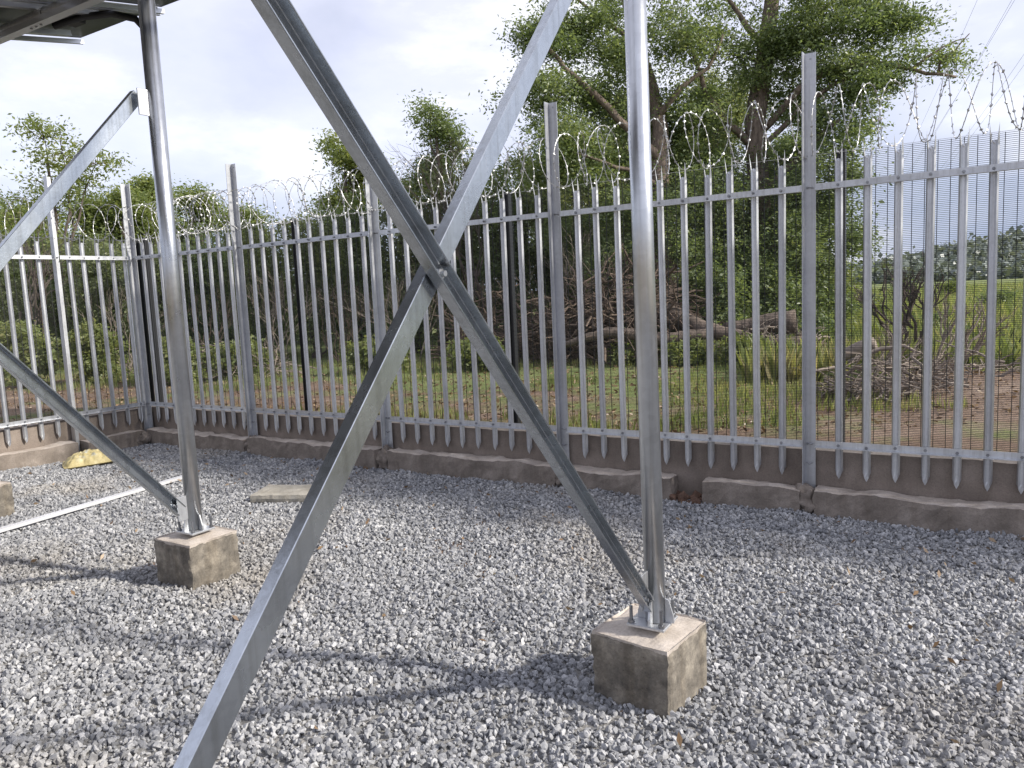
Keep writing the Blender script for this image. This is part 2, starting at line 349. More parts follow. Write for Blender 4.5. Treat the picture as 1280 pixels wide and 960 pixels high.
def rv(lo, hi, seed, typ='FLOAT_VECTOR'):
    n = N(ng, 'FunctionNodeRandomValue', data_type=typ)
    ins = [i for i in n.inputs if i.enabled]
    if typ == 'FLOAT_VECTOR': n.inputs[0].default_value = lo; n.inputs[1].default_value = hi; o = n.outputs[0]
    else: n.inputs[2].default_value = lo; n.inputs[3].default_value = hi; o = n.outputs[1]
    n.inputs['Seed'].default_value = seed; return o
sp_ = N(ng, 'GeometryNodeSetPosition'); GL(dp.outputs['Points'], sp_.inputs['Geometry']); GL(rv((-0.01, -0.01, -0.006), (0.01, 0.01, 0.016), 11), sp_.inputs['Offset'])
jn = N(ng, 'GeometryNodeJoinGeometry')
for k in range(9):
    pt = N(ng, 'GeometryNodePoints', ins={'Count': 15 + k % 4}); GL(rv((-1, -1, -0.8), (1, 1, 0.8), 40 + k), pt.inputs['Position'])
    # pull corner points inward so the hulls read as broken stone, not boxes
    ps = N(ng, 'GeometryNodeInputPosition'); nrm = N(ng, 'ShaderNodeVectorMath', operation='NORMALIZE'); GL(ps.outputs[0], nrm.inputs[0])
    s2 = N(ng, 'GeometryNodeSetPosition'); GL(pt.outputs[0], s2.inputs['Geometry']); GL(nrm.outputs[0], s2.inputs['Position']); GL(rv((-0.12, -0.12, -0.12), (0.12, 0.12, 0.12), 80 + k), s2.inputs['Offset'])
    ch = N(ng, 'GeometryNodeConvexHull'); GL(s2.outputs[0], ch.inputs[0])
    sm_ = N(ng, 'GeometryNodeSetMaterial'); sm_.inputs['Material'].default_value = M_STONE; GL(ch.outputs[0], sm_.inputs[0])
    ti = N(ng, 'GeometryNodeGeometryToInstance'); GL(sm_.outputs[0], ti.inputs[0]); GL(ti.outputs[0], jn.inputs[0])
ip = N(ng, 'GeometryNodeInstanceOnPoints'); ip.inputs['Pick Instance'].default_value = True
GL(sp_.outputs[0], ip.inputs['Points']); GL(jn.outputs[0], ip.inputs['Instance']); GL(rv((0, 0, 0), (6.28, 6.28, 6.28), 21), ip.inputs['Rotation'])
sc = N(ng, 'ShaderNodeVectorMath', operation='MULTIPLY'); GL(rv((0.75, 0.75, 0.5), (1.3, 1.1, 0.9), 31), sc.inputs[0])
pw = N(ng, 'ShaderNodeMath', operation='POWER'); pw.inputs[1].default_value = 2.0; GL(rv(0.0, 1.0, 33, 'FLOAT'), pw.inputs[0])
mr = N(ng, 'ShaderNodeMapRange', ins={'To Min': 0.0075, 'To Max': 0.0215}); GL(pw.outputs[0], mr.inputs[0])
GL(mr.outputs[0], sc.inputs[1]); GL(sc.outputs[0], ip.inputs['Scale'])
sa = N(ng, 'GeometryNodeStoreNamedAttribute', data_type='FLOAT', domain='INSTANCE'); sa.inputs['Name'].default_value = 'tint'
GL(ip.outputs[0], sa.inputs[0]); GL(rv(0.0, 1.0, 55, 'FLOAT'), sa.inputs['Value'])
j2 = N(ng, 'GeometryNodeJoinGeometry'); GL(sa.outputs[0], j2.inputs[0]); GL(gi.outputs[0], j2.inputs[0]); GL(j2.outputs[0], go.inputs[0])
gravel.modifiers.new('scatter', 'NODES').node_group = ng

# ------------------------------------------------------------------ boundary walls and plinths
YF, XF = 5.945, -9.35                      # fence planes
wallA = empty('boundary_wall', (-3.8, 6.04, PAD), 'low brown rendered wall under the long fence run across the photo, with cast plinth in front', 'wall')
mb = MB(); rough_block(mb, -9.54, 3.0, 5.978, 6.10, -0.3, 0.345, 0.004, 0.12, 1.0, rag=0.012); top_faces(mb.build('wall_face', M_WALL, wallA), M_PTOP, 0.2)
mb.v = []; mb.f = []
cuts = [(-9.20, -7.33), (-7.28, -5.34), (-5.18, -3.26), (-3.20, -2.20), (-1.96, -1.22), (-1.13, 0.92), (0.98, 3.0)]
for k, (a, b_) in enumerate(cuts):
    mb = MB(); top = 0.085 + rnd.uniform(-0.012, 0.018)
    rough_block(mb, a, b_, 5.80 + rnd.uniform(-0.008, 0.008), 5.975, -0.3, top, 0.011, 0.045, 3.0 + k * 7, rag=0.022)
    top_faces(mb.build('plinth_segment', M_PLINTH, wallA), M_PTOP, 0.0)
for px in (-7.305, -5.26, -3.23, -1.175, 0.95):     # crumbly mortar lumps round the post feet
    mb = MB(); bmx = bmesh.new(); bmesh.ops.create_icosphere(bmx, subdivisions=4, radius=1.0)
    vs = []
    for q in bmx.verts:
        p = q.co.copy(); k = 1 + 0.45 * fbm(p.x * 2 + px * 9, p.y * 2, p.z * 2)
        vs.append(Vector((px + p.x * 0.10 * k, 5.89 + p.y * 0.095 * k, -0.02 + p.z * 0.115 * k)))
    mb.add(vs, [tuple(x.index for x in f.verts) for f in bmx.faces]); bmx.free()
    mb.build('mortar_lump', M_PLINTH, wallA, sm=True)
wallB = empty('boundary_wall', (-9.43, 3.0, PAD), 'low brown rendered wall under the short fence run at the left, sunlit on its face', 'wall')
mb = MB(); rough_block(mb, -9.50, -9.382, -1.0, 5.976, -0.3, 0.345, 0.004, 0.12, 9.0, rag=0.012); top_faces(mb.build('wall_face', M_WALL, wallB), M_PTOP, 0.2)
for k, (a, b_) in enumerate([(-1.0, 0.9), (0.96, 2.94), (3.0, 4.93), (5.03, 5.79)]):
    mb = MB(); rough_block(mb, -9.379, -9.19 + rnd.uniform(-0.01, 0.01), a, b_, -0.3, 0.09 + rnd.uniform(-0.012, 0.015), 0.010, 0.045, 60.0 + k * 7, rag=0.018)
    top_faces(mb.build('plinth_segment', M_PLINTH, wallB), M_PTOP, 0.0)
# broken clod in the corner and red earth showing in the gap of the plinth
mb = MB()
for k in range(9):
    a = rnd.uniform(0, 6.28); c0 = Vector((-9.17 + rnd.uniform(-0.05, 0.07), 5.76 + rnd.uniform(-0.07, 0.05), -0.06 + 0.10 * rnd.random()))
    bmx = bmesh.new(); bmesh.ops.create_icosphere(bmx, subdivisions=2, radius=rnd.uniform(0.035, 0.07))
    mb.add([c0 + p.co * (1 + 0.5 * fbm(p.co.x * 20 + k, p.co.y * 20, p.co.z * 20)) for p in bmx.verts], [tuple(x.index for x in f.verts) for f in bmx.faces]); bmx.free()
tag(mb.build('broken_concrete', M_PLINTH), 'pile of broken brown concrete lumps in the corner where the plinths meet', 'rubble')
mb = MB()
for k in range(26):
    c0 = Vector((-2.08 + rnd.uniform(-0.14, 0.13), 5.86 + rnd.uniform(-0.10, 0.08), -0.10 + 0.03 * rnd.random()))
    bmx = bmesh.new(); bmesh.ops.create_icosphere(bmx, subdivisions=1, radius=rnd.uniform(0.02, 0.045))
    mb.add([c0 + p.co * (1 + 0.5 * fbm(p.co.x * 30 + k, p.co.y * 30, p.co.z * 30)) for p in bmx.verts], [tuple(x.index for x in f.verts) for f in bmx.faces]); bmx.free()
tag(mb.build('soil_clods', M_RUST), 'reddish soil clods filling the gap in the plinth behind the right pole', 'soil', kind='stuff')

# ------------------------------------------------------------------ palisade fences
def pale_mesh():
    prof = [(-0.0275, 0.004), (-0.018, -0.013), (-0.007, -0.005), (0.007, -0.005), (0.018, -0.013), (0.0275, 0.004)]
    vs = []; fs = []
    rows = [(0.215, 1.0), (2.405, 1.0)]
    for z, s in rows: vs += [(x * s, y, z) for x, y in prof]
    for i in range(5): fs.append((i, i + 1, 7 + i, 6 + i))
    tip = len(vs); vs += [(0, -0.004, 0.150), (-0.014, -0.009, 0.178), (0.014, -0.009, 0.178)]
    fs += [(1, 0, tip + 1), (2, 1, tip + 1), (3, 2, tip + 1, tip), (3, tip, tip + 2), (4, 3, tip + 2), (5, 4, tip + 2)]
    t = len(vs)            # three splayed tines
    vs += [(-0.027, -0.026, 2.535), (0.0, -0.003, 2.432), (0.027, -0.026, 2.535), (-0.0145, -0.008, 2.425), (0.0145, -0.008, 2.425)]
    fs += [(6, 7, t), (7, 8, t + 3, t), (8, 9, t + 4, t + 1, t + 3), (9, 10, t + 2, t + 4), (10, 11, t + 2)]
    mb = MB(); mb.sheet(vs, fs, (0, 0.003, 0)); return mb.mesh('pale', M_PALE)
def hexbolt(r=0.011, h=0.010, stub=0.008):
    mb = MB(); mb.tube([(0, 0, 0), (0, -h, 0)], r, 6); mb.tube([(0, -h, 0), (0, -h - stub, 0)], r * 0.55, 6); return mb.mesh('bolt', M_BOLT)
PALE = pale_mesh(); BOLT = hexbolt(); BIGB = hexbolt(0.013, 0.012, 0.02)
LX = 0.040
IPROF = [(-LX, 0.004), (-LX, -0.074), (-LX + 0.006, -0.074), (-LX + 0.006, -0.002), (LX, -0.002), (LX, 0.004)]
PROFL = [(-0.024, 0), (0.024, 0), (0.024, 0.005), (-0.019, 0.005), (-0.019, 0.040), (-0.024, 0.040)]
def post_mesh():
    mb = MB(); mb.sweep(IPROF, (0, 0, -0.12), (0, 0, 3.17), (1, 0, 0)); return mb.mesh('post', M_POST)
POST = post_mesh()
ZT, ZB = 2.25, 0.40
def hook_mesh():
    mb = MB()
    for z in (ZT, ZB):
        for s in (-1, 1): mb.tube([(s * 0.016, -0.002, z), (s * 0.016, -0.014, z)], 0.009, 6)
        mb.tube([(-0.018, -0.014, z), (0, -0.020, z + 0.003), (0.018, -0.014, z)], 0.004, 5)
    mb.tube([(-0.02, -0.016, 0.262), (0.0, -0.024, 0.250), (0.02, -0.016, 0.262)], 0.005, 5)
    for x in (-0.017, 0.013): mb.tube([(x, -0.0, 2.47), (x, -0.0035, 2.47)], 0.006, 6)
    mb.tube([(0.004, 0, 3.13), (0.004, -0.0035, 3.13)], 0.008, 6)
    return mb.mesh('hook_bolt', M_BOLT)
HOOK = hook_mesh()
def fence(root, posts, pales, place, rz):
    for u in posts:
        p = link('post', POST, root, place(u, 0.0, 0), rz); hb = link('hook_bolt', HOOK, p, place(u, 0.0, 0)); hb.location = (0, 0, 0); hb['kind'] = 'stuff'
    for u in pales:
        p = link('pale', PALE, root, place(u + rnd.uniform(-0.004, 0.004), -0.0, rnd.uniform(-0.006, 0.006)), rz + rnd.uniform(-0.07, 0.07))
        p.rotation_euler.x = rnd.uniform(-0.003, 0.003); p.rotation_euler.y = rnd.uniform(-0.005, 0.005)
        for z in (ZT, ZB):
            b_ = bpy.data.objects.new('bolt', BOLT); COL.objects.link(b_); b_.parent = p; b_.location = (0, -0.019, z)
def rails(root, posts, place, ux):
    for a, b_ in zip(posts[:-1], posts[1:]):
        for z in (ZT, ZB):
            mb = MB(); A = Vector(place(a + 0.049, -0.0145, z)); B = Vector(place(b_ - 0.049, -0.0145, z))
            A.z += rnd.uniform(-0.004, 0.004); B.z += rnd.uniform(-0.004, 0.004)
            mb.sweep(PROFL, A, B, (0, 0, 1)); mb.build('rail', M_POST, root)
fA = empty('palisade_fence', (-3.8, YF, 0.0), 'galvanised palisade fence run crossing the whole photo behind the braces', 'fence')
postsA = [-9.31, -7.30, -5.26, -3.23, -1.175, 0.95, 3.0]
palesA = []
for a, b_ in zip(postsA[:-1], postsA[1:]):
    n = 10; st = (b_ - a) / (n + 1) if False else 0.1845
    off = ((b_ - a) - st * 9) / 2 if a < 0 and b_ < 0 else 0.203
    palesA += [a + off + st * i for i in range(10)]
plA = lambda u, d, z: (u, YF + d, z)
# the L rail's lip points towards the yard
def rails_A():
    for a, b_ in zip(postsA[:-1], postsA[1:]):
        for z in (ZT, ZB):
            mb = MB(); A = Vector((a + 0.041, YF - 0.0145, z + rnd.uniform(-0.004, 0.004))); B = Vector((b_ - 0.041, YF - 0.0145, z + rnd.uniform(-0.004, 0.004)))
            mb.sweep([(p, q) for p, q in PROFL], A, B, (0, 0, 1)); mb.build('rail', M_POST, fA)
fence(fA, postsA, palesA, plA, 0.0); rails_A()
fB = empty('palisade_fence', (XF, 3.0, 0.0), 'galvanised palisade fence run at the far left, meeting the other at the corner post', 'fence')
postsB = [-1.0, 0.95, 2.97, 4.985]
plB = lambda u, d, z: (XF - d, u, z)
palesB = [4.985 + 0.16 + 0.175 * i for i in range(5)]
for a in postsB[:-1]: palesB += [a + 0.175 + 0.1835 * i for i in range(10)]
fence(fB, postsB, palesB, plB, R(90))
for a, b_ in zip(postsB, postsB[1:] + [5.945]):
    for z in (ZT, ZB):
        mb = MB(); mb.sweep([(p, q) for p, q in PROFL], (XF + 0.0145, a + 0.041, z), (XF + 0.0145, b_ - 0.041, z), (0, 0, 1)); mb.build('rail', M_POST, fB)

# inner line of razor wire: sprung coil of two crossing strands on top of the pales
def razor(name, label, a, b_, place, seed, pitch_of):
    rr = random.Random(seed); root = empty(name, place(a, 0, 2.5), label, 'razor wire', 'razor wire coils on the fences')
    wb = MB(); bb = MB()
    for hand in (1, -1):
        u = a; ph = rr.uniform(0, 6.28); pts = []; Rr = 0.215
        while u < b_:
            p = pitch_of(u); Rl = Rr + 0.022 * fbm(u * 1.3, hand * 7, seed)
            zc = 2.685 + 0.02 * fbm(u * 0.8, 3, hand)
            q = Vector(place(u + 0.05 * math.sin(ph * 0.5 + u * 3) * hand, math.cos(ph) * Rl * 0.9 * hand, zc + math.sin(ph) * Rl)); pts.append(q)
            dph = 0.16; ph += dph; u += p * dph / 6.283
        wb.tube(pts, 0.0027, 4)
        acc = 0
        for i in range(1, len(pts) - 1):
            acc += (pts[i] - pts[i - 1]).length
            if acc > 0.042:
                acc = 0; t = (pts[i + 1] - pts[i - 1]).normalized(); n = t.orthogonal().normalized(); n = (Matrix.Rotation(rr.uniform(0, 6.28), 3, t) @ n); o = t.cross(n)
                c0 = pts[i]; bb.add([c0 - t * 0.016, c0 + n * 0.0125 - t * 0.004, c0 + t * 0.016, c0 - n * 0.0125 + t * 0.004, c0 + o * 0.004, c0 - o * 0.004],
                                    [(0, 1, 4), (1, 2, 4), (2, 3, 4), (3, 0, 4), (1, 0, 5), (2, 1, 5), (3, 2, 5), (0, 3, 5)])
    wb.build('wire', M_WIRE, root); o = bb.build('barbs', M_WIRE, root); o['kind'] = 'stuff'
    # straight line wire the coil is tied to
    mb = MB(); mb.tube([place(a, 0.012, 2.475), place((a + b_) / 2, 0.012, 2.475), place(b_, 0.012, 2.475)], 0.0013, 4); mb.build('line_wire', M_WIRE, root)
def pitchA(u):
    if u < -7.3: return 0.16 if u > -8.6 else 0.30
    return 0.25 + 0.05 * fbm(u * 0.9, 1.5, 2.5)
razor('razor_wire', 'long coil of barbed razor wire along the top of the fence crossing the photo', -9.3, 3.0, plA, 4, pitchA)
razor('razor_wire', 'short coil of barbed razor wire on the left fence run near the yellow sack', -1.0, 5.9, plB, 9, lambda u: 0.34)

# black welded mesh fence standing just outside the wall
def meshfence(label, posts, place, dirv, nrmv):
    root = empty('mesh_fence', place((posts[0] + posts[-1]) / 2, 0, 0.25), label, 'mesh fence')
    pf = [(-0.03, -0.03), (0.03, -0.03), (0.03, 0.03), (-0.03, 0.03)]
    for u in posts:
        mb = MB(); mb.sweep(pf, place(u, 0, 0.2), place(u, 0, 2.53), dirv); mb.build('mesh_post', M_BLACK, root, bevel=0.004)
    hw = 0.00135
    for a, b_ in zip(posts[:-1], posts[1:]):
        mb = MB(); sq = [(-hw, -hw), (hw, -hw), (hw, hw), (-hw, hw)]
        z = 0.29
        while z < 2.50: mb.sweep(sq, place(a, -0.033, z), place(b_, -0.033, z), (0, 0, 1)); z += 0.0127 if True else 0
        n = int((b_ - a) / 0.0762); vq = [(-0.0022, -0.002), (0.0022, -0.002), (0.0022, 0.002), (-0.0022, 0.002)]
        for i in range(n + 1):
            u = a + (b_ - a) * i / n; mb.sweep(vq, place(u, -0.0365, 0.28), place(u, -0.0365, 2.505), dirv)
        o = mb.build('wire_panel', M_MESHW, root); o['kind'] = 'stuff'
meshfence('black welded mesh fence standing behind the long palisade fence and its wall', [-9.50, -6.71, -3.90, -1.012, 1.78, 3.2], lambda u, d, z: (u, 6.235 + d, z), (1, 0, 0), None)
meshfence('black welded mesh fence standing behind the left palisade run', [-1.0, 1.0, 3.85, 6.20], lambda u, d, z: (-9.64 - d, u, z), (0, 1, 0), None)

# ------------------------------------------------------------------ concrete footings
def footing(x, y, rz, label, half=0.18, top=0.165):
    root = empty('concrete_footing', (x, y, PAD), label, 'concrete block', 'concrete footings of the solar frame')
    Mr = Matrix.Translation((x, y, 0)) @ Matrix.Rotation(rz, 4, 'Z')
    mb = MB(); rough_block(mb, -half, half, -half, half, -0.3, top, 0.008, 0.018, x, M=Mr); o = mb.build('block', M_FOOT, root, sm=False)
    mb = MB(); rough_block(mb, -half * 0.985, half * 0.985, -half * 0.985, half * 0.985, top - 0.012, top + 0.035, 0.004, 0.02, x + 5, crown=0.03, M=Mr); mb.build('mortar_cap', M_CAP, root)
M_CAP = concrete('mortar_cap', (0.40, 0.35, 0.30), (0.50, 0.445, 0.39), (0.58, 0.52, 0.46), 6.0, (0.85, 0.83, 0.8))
footing(-1.232, 2.955, R(-7), 'concrete footing block with mortar top under the nearest round pole')
footing(-4.285, 2.965, R(0), 'concrete footing block under the left round pole, near the metal strip')
footing(-7.37, 3.07, R(3), 'concrete footing block cut by the left edge of the photo')
footing(-1.22, 0.10, R(4), 'concrete footing block close beside the viewer, under the outer brace', )
footing(-4.27, 0.10, R(-3), 'concrete footing block at the lower end of the far left brace')

# ------------------------------------------------------------------ solar mounting frame
fr = empty('solar_mounting_frame', (-4.25, 1.6, PAD), 'galvanised solar panel frame of round poles and crossed channel braces', 'solar frame')
TILT = 0.176
roof_z = lambda y: 3.62 + TILT * (y - 2.95)
def pole(x, y, lean=0.0, gus=(-1,), ztp=3.10, rad=0.0425):
    ztop = roof_z(y) - 0.13; zb = 0.222
    mb = MB(); n = 28; mb.tube([(x + lean, y, zb), (x - lean, y, ztop)], rad, n)
    p = mb.build('pole', M_POLE, fr, sm=True)
    for f in p.data.polygons:
        if len(f.vertices) > 4: f.use_smooth = False
    mb = MB(); mb.box((x, y, 0.213), (0.165, 0.165, 0.012)); mb.build('base_plate', M_POST, p, bevel=0.002)
    for k in range(4):
        a = k * math.pi / 2; d = Vector((math.cos(a), math.sin(a), 0)); e = Vector((-d.y, d.x, 0)) * 0.004; c0 = Vector((x + lean, y, 0))
        pts = [c0 + d * 0.043 + Vector((0, 0, 0.2195)), c0 + d * 0.080 + Vector((0, 0, 0.2195)), c0 + d * 0.078 + Vector((0, 0, 0.25)), c0 + d * 0.058 + Vector((0, 0, 0.315)), c0 + d * 0.043 + Vector((0, 0, 0.320))]
        mb = MB(); mb.add([q - e for q in pts] + [q + e for q in pts], [(0, 1, 2, 3, 4), (9, 8, 7, 6, 5)] + [(i, (i + 1) % 5, 5 + (i + 1) % 5, 5 + i) for i in range(5)]); mb.build('stiffener', M_POST, p)
    for sx_ in (-1, 1):
        for sy_ in (-1, 1):
            q = Vector((x + sx_ * 0.066, y + sy_ * 0.066, 0)); mb = MB()
            mb.tube([q + Vector((0, 0, 0.2195)), q + Vector((0, 0, 0.232))], 0.014, 6); mb.tube([q + Vector((0, 0, 0.232)), q + Vector((0, 0, 0.292))], 0.0075, 8); mb.build('anchor_bolt', M_BOLT, p)
    for s in gus:
        for z in (0.37, ztp if y > 1 else 2.95):
            mb = MB(); mb.box((x + 0.0005, y + s * 0.075, z), (0.008, 0.075, 0.15)); mb.build('gusset_plate', M_POST, p, bevel=0.0015)
    return p
pole(-1.208, 2.93, 0.016); pole(-4.262, 2.95, -0.004, ztp=2.80, rad=0.0475); pole(-7.36, 3.04, 0)
for x in (-1.208, -4.262, -7.36): pole(x, 0.12, 0, gus=(1,))
# C channel: web w, flange d, wall t. p runs across the web, q towards the open side
CW, CD, CT = 0.058, 0.036, 0.0058
CPROF = [(-CW / 2, 0), (CW / 2, 0), (CW / 2, CD), (CW / 2 - CT, CD), (CW / 2 - CT, CT), (-CW / 2 + CT, CT), (-CW / 2 + CT, CD), (-CW / 2, CD)]
def channel(mb, a, b_, across, openv, prof=CPROF):
    a, b_ = Vector(a), Vector(b_); t = (b_ - a).normalized(); ac = Vector(across); ac = (ac - ac.dot(t) * t).normalized()
    oy = t.cross(ac); s = 1 if oy.dot(Vector(openv)) > 0 else -1
    return mb.sweep([(p, q * s) for p, q in prof], a, b_, ac)
def brace(x, a, b_, openx, bolts, k=1.0):
    """a, b: (y, z) ends; web back at x, open side towards openx"""
    mb = MB(); A = Vector((x, a[0], a[1])); B = Vector((x, b_[0], b_[1])); t = (B - A).normalized()
    channel(mb, A, B, Vector((0, -t.z, t.y)), (openx, 0, 0), [(p * k, q * k) for p, q in CPROF]); o = mb.build('brace', M_BRACE, fr, bevel=0.0018)
    for s in bolts:
        q = A + t * s; mb = MB(); k = 1
        mb.tube([q + Vector((openx * CT, 0, 0)), q + Vector((openx * (CT + 0.012), 0, 0))], 0.014, 6); mb.tube([q + Vector((openx * (CT + 0.012), 0, 0)), q + Vector((openx * (CT + 0.024), 0, 0))], 0.008, 8)
        mb.build('bolt', M_BOLT, o)
def line_z(y, y0, z0, s): return z0 + s * (y - y0)
for x0, (y1, z1, s1), (y2, z2, s2), ye in ((-1.214, (1.8, 1.428, -1.053), (1.5, 1.5575, 1.139), 2.865),
                                     (-4.300, (1.962, 1.400, -1.153), (2.015, 1.88, 1.125), 2.868),
                                     (-7.40, (1.6, 1.65, -1.08), (1.5, 1.55, 1.12), 2.95)):
    yl = max(0.22, y1 + (3.02 - z1) / s1)
    brace(x0 + 0.003, (ye, line_z(ye, y1, z1, s1)), (yl, line_z(yl, y1, z1, s1)), 1, (0.05, 1.862), 1.0 if x0 > -2 else 1.22)
    ya = 0.22; yb = 2.875
    brace(x0 - 0.003, (yb, line_z(yb, y2, z2, s2)), (max(ya, y2 + (0.3 - z2) / s2), line_z(max(ya, y2 + (0.3 - z2) / s2), y2, z2, s2)), -1, (0.04,), 1.0 if x0 > -2 else 1.22)
# pipe beams, purlins and panels overhead
LIP = [(-0.03, 0), (0.03, 0), (0.03, 0.04), (0.018, 0.04), (0.018, 0.037), (0.027, 0.037), (0.027, 0.003), (-0.027, 0.003), (-0.027, 0.037), (-0.018, 0.037), (-0.018, 0.04), (-0.03, 0.04)]
for y in (2.95, 0.12):
    zc = roof_z(y) - 0.085
    mb = MB(); mb.tube([(-8.2, y, zc), (-0.9, y, zc)], 0.048, 20); o = mb.build('pipe_beam', M_POST, fr, sm=True)
    for xj in (-5.98, -5.3): mb = MB(); mb.tube([(xj, y, zc), (xj + 0.004, y, zc)], 0.0495, 20); mb.build('pipe_joint', M_BLACK, o)
    mb = MB(); channel(mb, (-8.2, y - 0.052, zc - 0.075), (-0.9, y - 0.052, zc - 0.075), (0, 1, 0), (0, 0, 1), LIP); o = mb.build('channel_beam', M_ALU, fr)
    for xj in (-5.42, -5.36, -5.30):
        mb = MB(); mb.tube([(xj, y - 0.052, zc - 0.0755), (xj, y - 0.052, zc - 0.081)], 0.009, 8); mb.build('bolt', M_BOLT, o)
def roofpt(x, y, dz=0.0): return Vector((x, y, roof_z(y) + dz))
ylo, yhi = -0.35, 3.74
for x in (-6.0, -5.38, -3.6, -2.1):
    mb = MB(); mb.sweep([(-0.02, -0.02), (0.02, -0.02), (0.02, 0.02), (-0.02, 0.02)], roofpt(x, ylo + 0.1, -0.022), roofpt(x, yhi - (0.40 if -5.5 < x < -5.2 else 0.25), -0.022), (1, 0, 0)); mb.build('purlin', M_ALU, fr)
tvec = Vector((0, 1, TILT)).normalized(); nvec = Vector((0, -TILT, 1)).normalized()
for i in range(5):
    x0 = -6.28 + i * 1.055; x1 = x0 + 1.035
    for j in range(2 if i < 2 else 1):
        ya = ylo + j * 2.055; yb = ya + 2.035
        mb = MB(); mb.add([roofpt(x0 + .01, ya + .01, .015), roofpt(x1 - .01, ya + .01, .015), roofpt(x1 - .01, yb - .01, .015), roofpt(x0 + .01, yb - .01, .015),
                           roofpt(x0 + .01, ya + .01, .022), roofpt(x1 - .01, ya + .01, .022), roofpt(x1 - .01, yb - .01, .022), roofpt(x0 + .01, yb - .01, .022)],
                          [(0, 1, 2, 3), (4, 5, 6, 7), (0, 1, 5, 4), (1, 2, 6, 5), (2, 3, 7, 6), (3, 0, 4, 7)])
        p = mb.build('solar_panel', M_CELL, fr)
        mb = MB()
        pf = [(-0.014, 0), (0.014, 0), (0.014, 0.032), (-0.014, 0.032)]
        for xx in (x0 + .014, x1 - .014): mb.sweep(pf, roofpt(xx, ya, 0), roofpt(xx, yb, 0), (1, 0, 0))
        for yy in (ya + .014, yb - .014): mb.sweep(pf, roofpt(x0 + .028, yy, 0.031), roofpt(x1 - .028, yy, 0.031), (0, 1, TILT))
        mb.build('panel_frame', M_ALU, p)
        mb = MB(); c0 = roofpt((x0 + x1) / 2, yb - 0.35, 0.0); mb.box(c0, (0.14, 0.10, 0.028)); mb.build('junction_box', M_CABLE, p, bevel=0.004)
mb = MB(); mb.tube([roofpt(-5.6, 3.15, -0.08), roofpt(-5.42, 3.25, -0.05), roofpt(-5.25, 3.36, -0.055), roofpt(-5.12, 3.45, -0.11), roofpt(-5.07, 3.5, -0.20)], 0.024, 10); mb.build('cable', M_CABLE, fr, sm=True)

# ------------------------------------------------------------------ loose things on the gravel
mb = MB(); mb.sweep([(-0.03, 0), (0.03, 0), (0.03, 0.026), (-0.03, 0.026)], (-6.55, 2.2, -0.058), (-6.88, 4.70, -0.058), (1, 0, 0))
M_STRIP = plain('bright_zinc_strip', (0.72, 0.72, 0.73), 0.5, 0.35, 0.08)
tag(mb.build('metal_strip', M_STRIP), 'long bright metal strip lying on the gravel behind the left pole', 'metal strip')
mb = MB(); Ms = Matrix.Translation((-5.31, 4.62, 0)) @ Matrix.Rotation(R(24), 4, 'Z')
rough_block(mb, -0.27, 0.27, -0.19, 0.19, -0.10, -0.035, 0.006, 0.03, 44.0, M=Ms)
tag(mb.build('concrete_slab', M_SLAB), 'flat pale concrete slab lying on the gravel below the fence', 'slab')
# yellow sack: pillow grid with creases and a crimped seam
m, nt, b = mat('yellow_sack'); tcn = N(nt, 'ShaderNodeTexCoord')
c, f = noise_ramp(nt, tcn.outputs['Object'], 9.0, [(0.35, (0.40, 0.33, 0.15)), (0.55, (0.52, 0.44, 0.22)), (0.7, (0.60, 0.54, 0.34))])
sxx = N(nt, 'ShaderNodeSeparateXYZ'); nt.links.new(tcn.outputs['Object'], sxx.inputs[0])
wv = N(nt, 'ShaderNodeTexNoise', ins={'Scale': 12.0, 'Detail': 3.0}); nt.links.new(tcn.outputs['Object'], wv.inputs['Vector'])
zz = N(nt, 'ShaderNodeMapRange', ins={'From Min': 0.09, 'From Max': 0.12}); nt.links.new(sxx.outputs['Z'], zz.inputs[0])
pr = ramp(N(nt, 'ShaderNodeValToRGB'), [(0.54, (0, 0, 0)), (0.60, (1, 1, 1))]); nt.links.new(wv.outputs['Fac'], pr.inputs[0])
mul = N(nt, 'ShaderNodeMath', operation='MULTIPLY'); nt.links.new(zz.outputs[0], mul.inputs[0]); nt.links.new(pr.outputs[0], mul.inputs[1])
nt.links.new(mix(nt, mul.outputs[0], c, (0.46, 0.45, 0.36)), b.inputs['Base Color']); b.inputs['Roughness'].default_value = 0.55
bump(nt, b, f, 0.5, 0.02)
M_SACK = m
mb = MB(); nu, nvv = 52, 36; vs = []
for s in (1, -1):
    for j in range(nvv + 1):
        for i in range(nu + 1):
            u = i / nu * 2 - 1; v_ = j / nvv * 2 - 1
            hgt = (max(0, 1 - abs(u * 1.06) ** 2.6) * max(0, 1 - abs(v_ * 1.08) ** 2.4)) ** 0.62
            z = (0.125 if s > 0 else 0.03) * hgt * s + (0.03 * fbm(u * 2.2, v_ * 2.2, 1) - 0.028 * (1 - abs(fbm(u * 3.1 + 2, v_ * 4.2, 6)) * 3) * (abs(fbm(u * 3.1 + 2, v_ * 4.2, 6)) < 0.33) + 0.006 * fbm(u * 9, v_ * 9, 3) + 0.010 * math.sin(u * 19 + 3 * v_) * abs(v_) ** 2) * (hgt ** 0.5 if s > 0 else 0) + (0.004 * s if hgt == 0 else 0)
            vs.append((u * 0.34 * (1 - 0.05 * v_ * v_), v_ * 0.235 * (1 - 0.06 * u * u), z + 0.022))
n0 = (nu + 1) * (nvv + 1)
fs = [tuple(k * n0 + q for q in (j * (nu + 1) + i, j * (nu + 1) + i + 1, (j + 1) * (nu + 1) + i + 1, (j + 1) * (nu + 1) + i)) for k in (0, 1) for j in range(nvv) for i in range(nu)]
mb.add(vs, fs); me = mb.mesh('sack', M_SACK, (0, 0, 0), True)
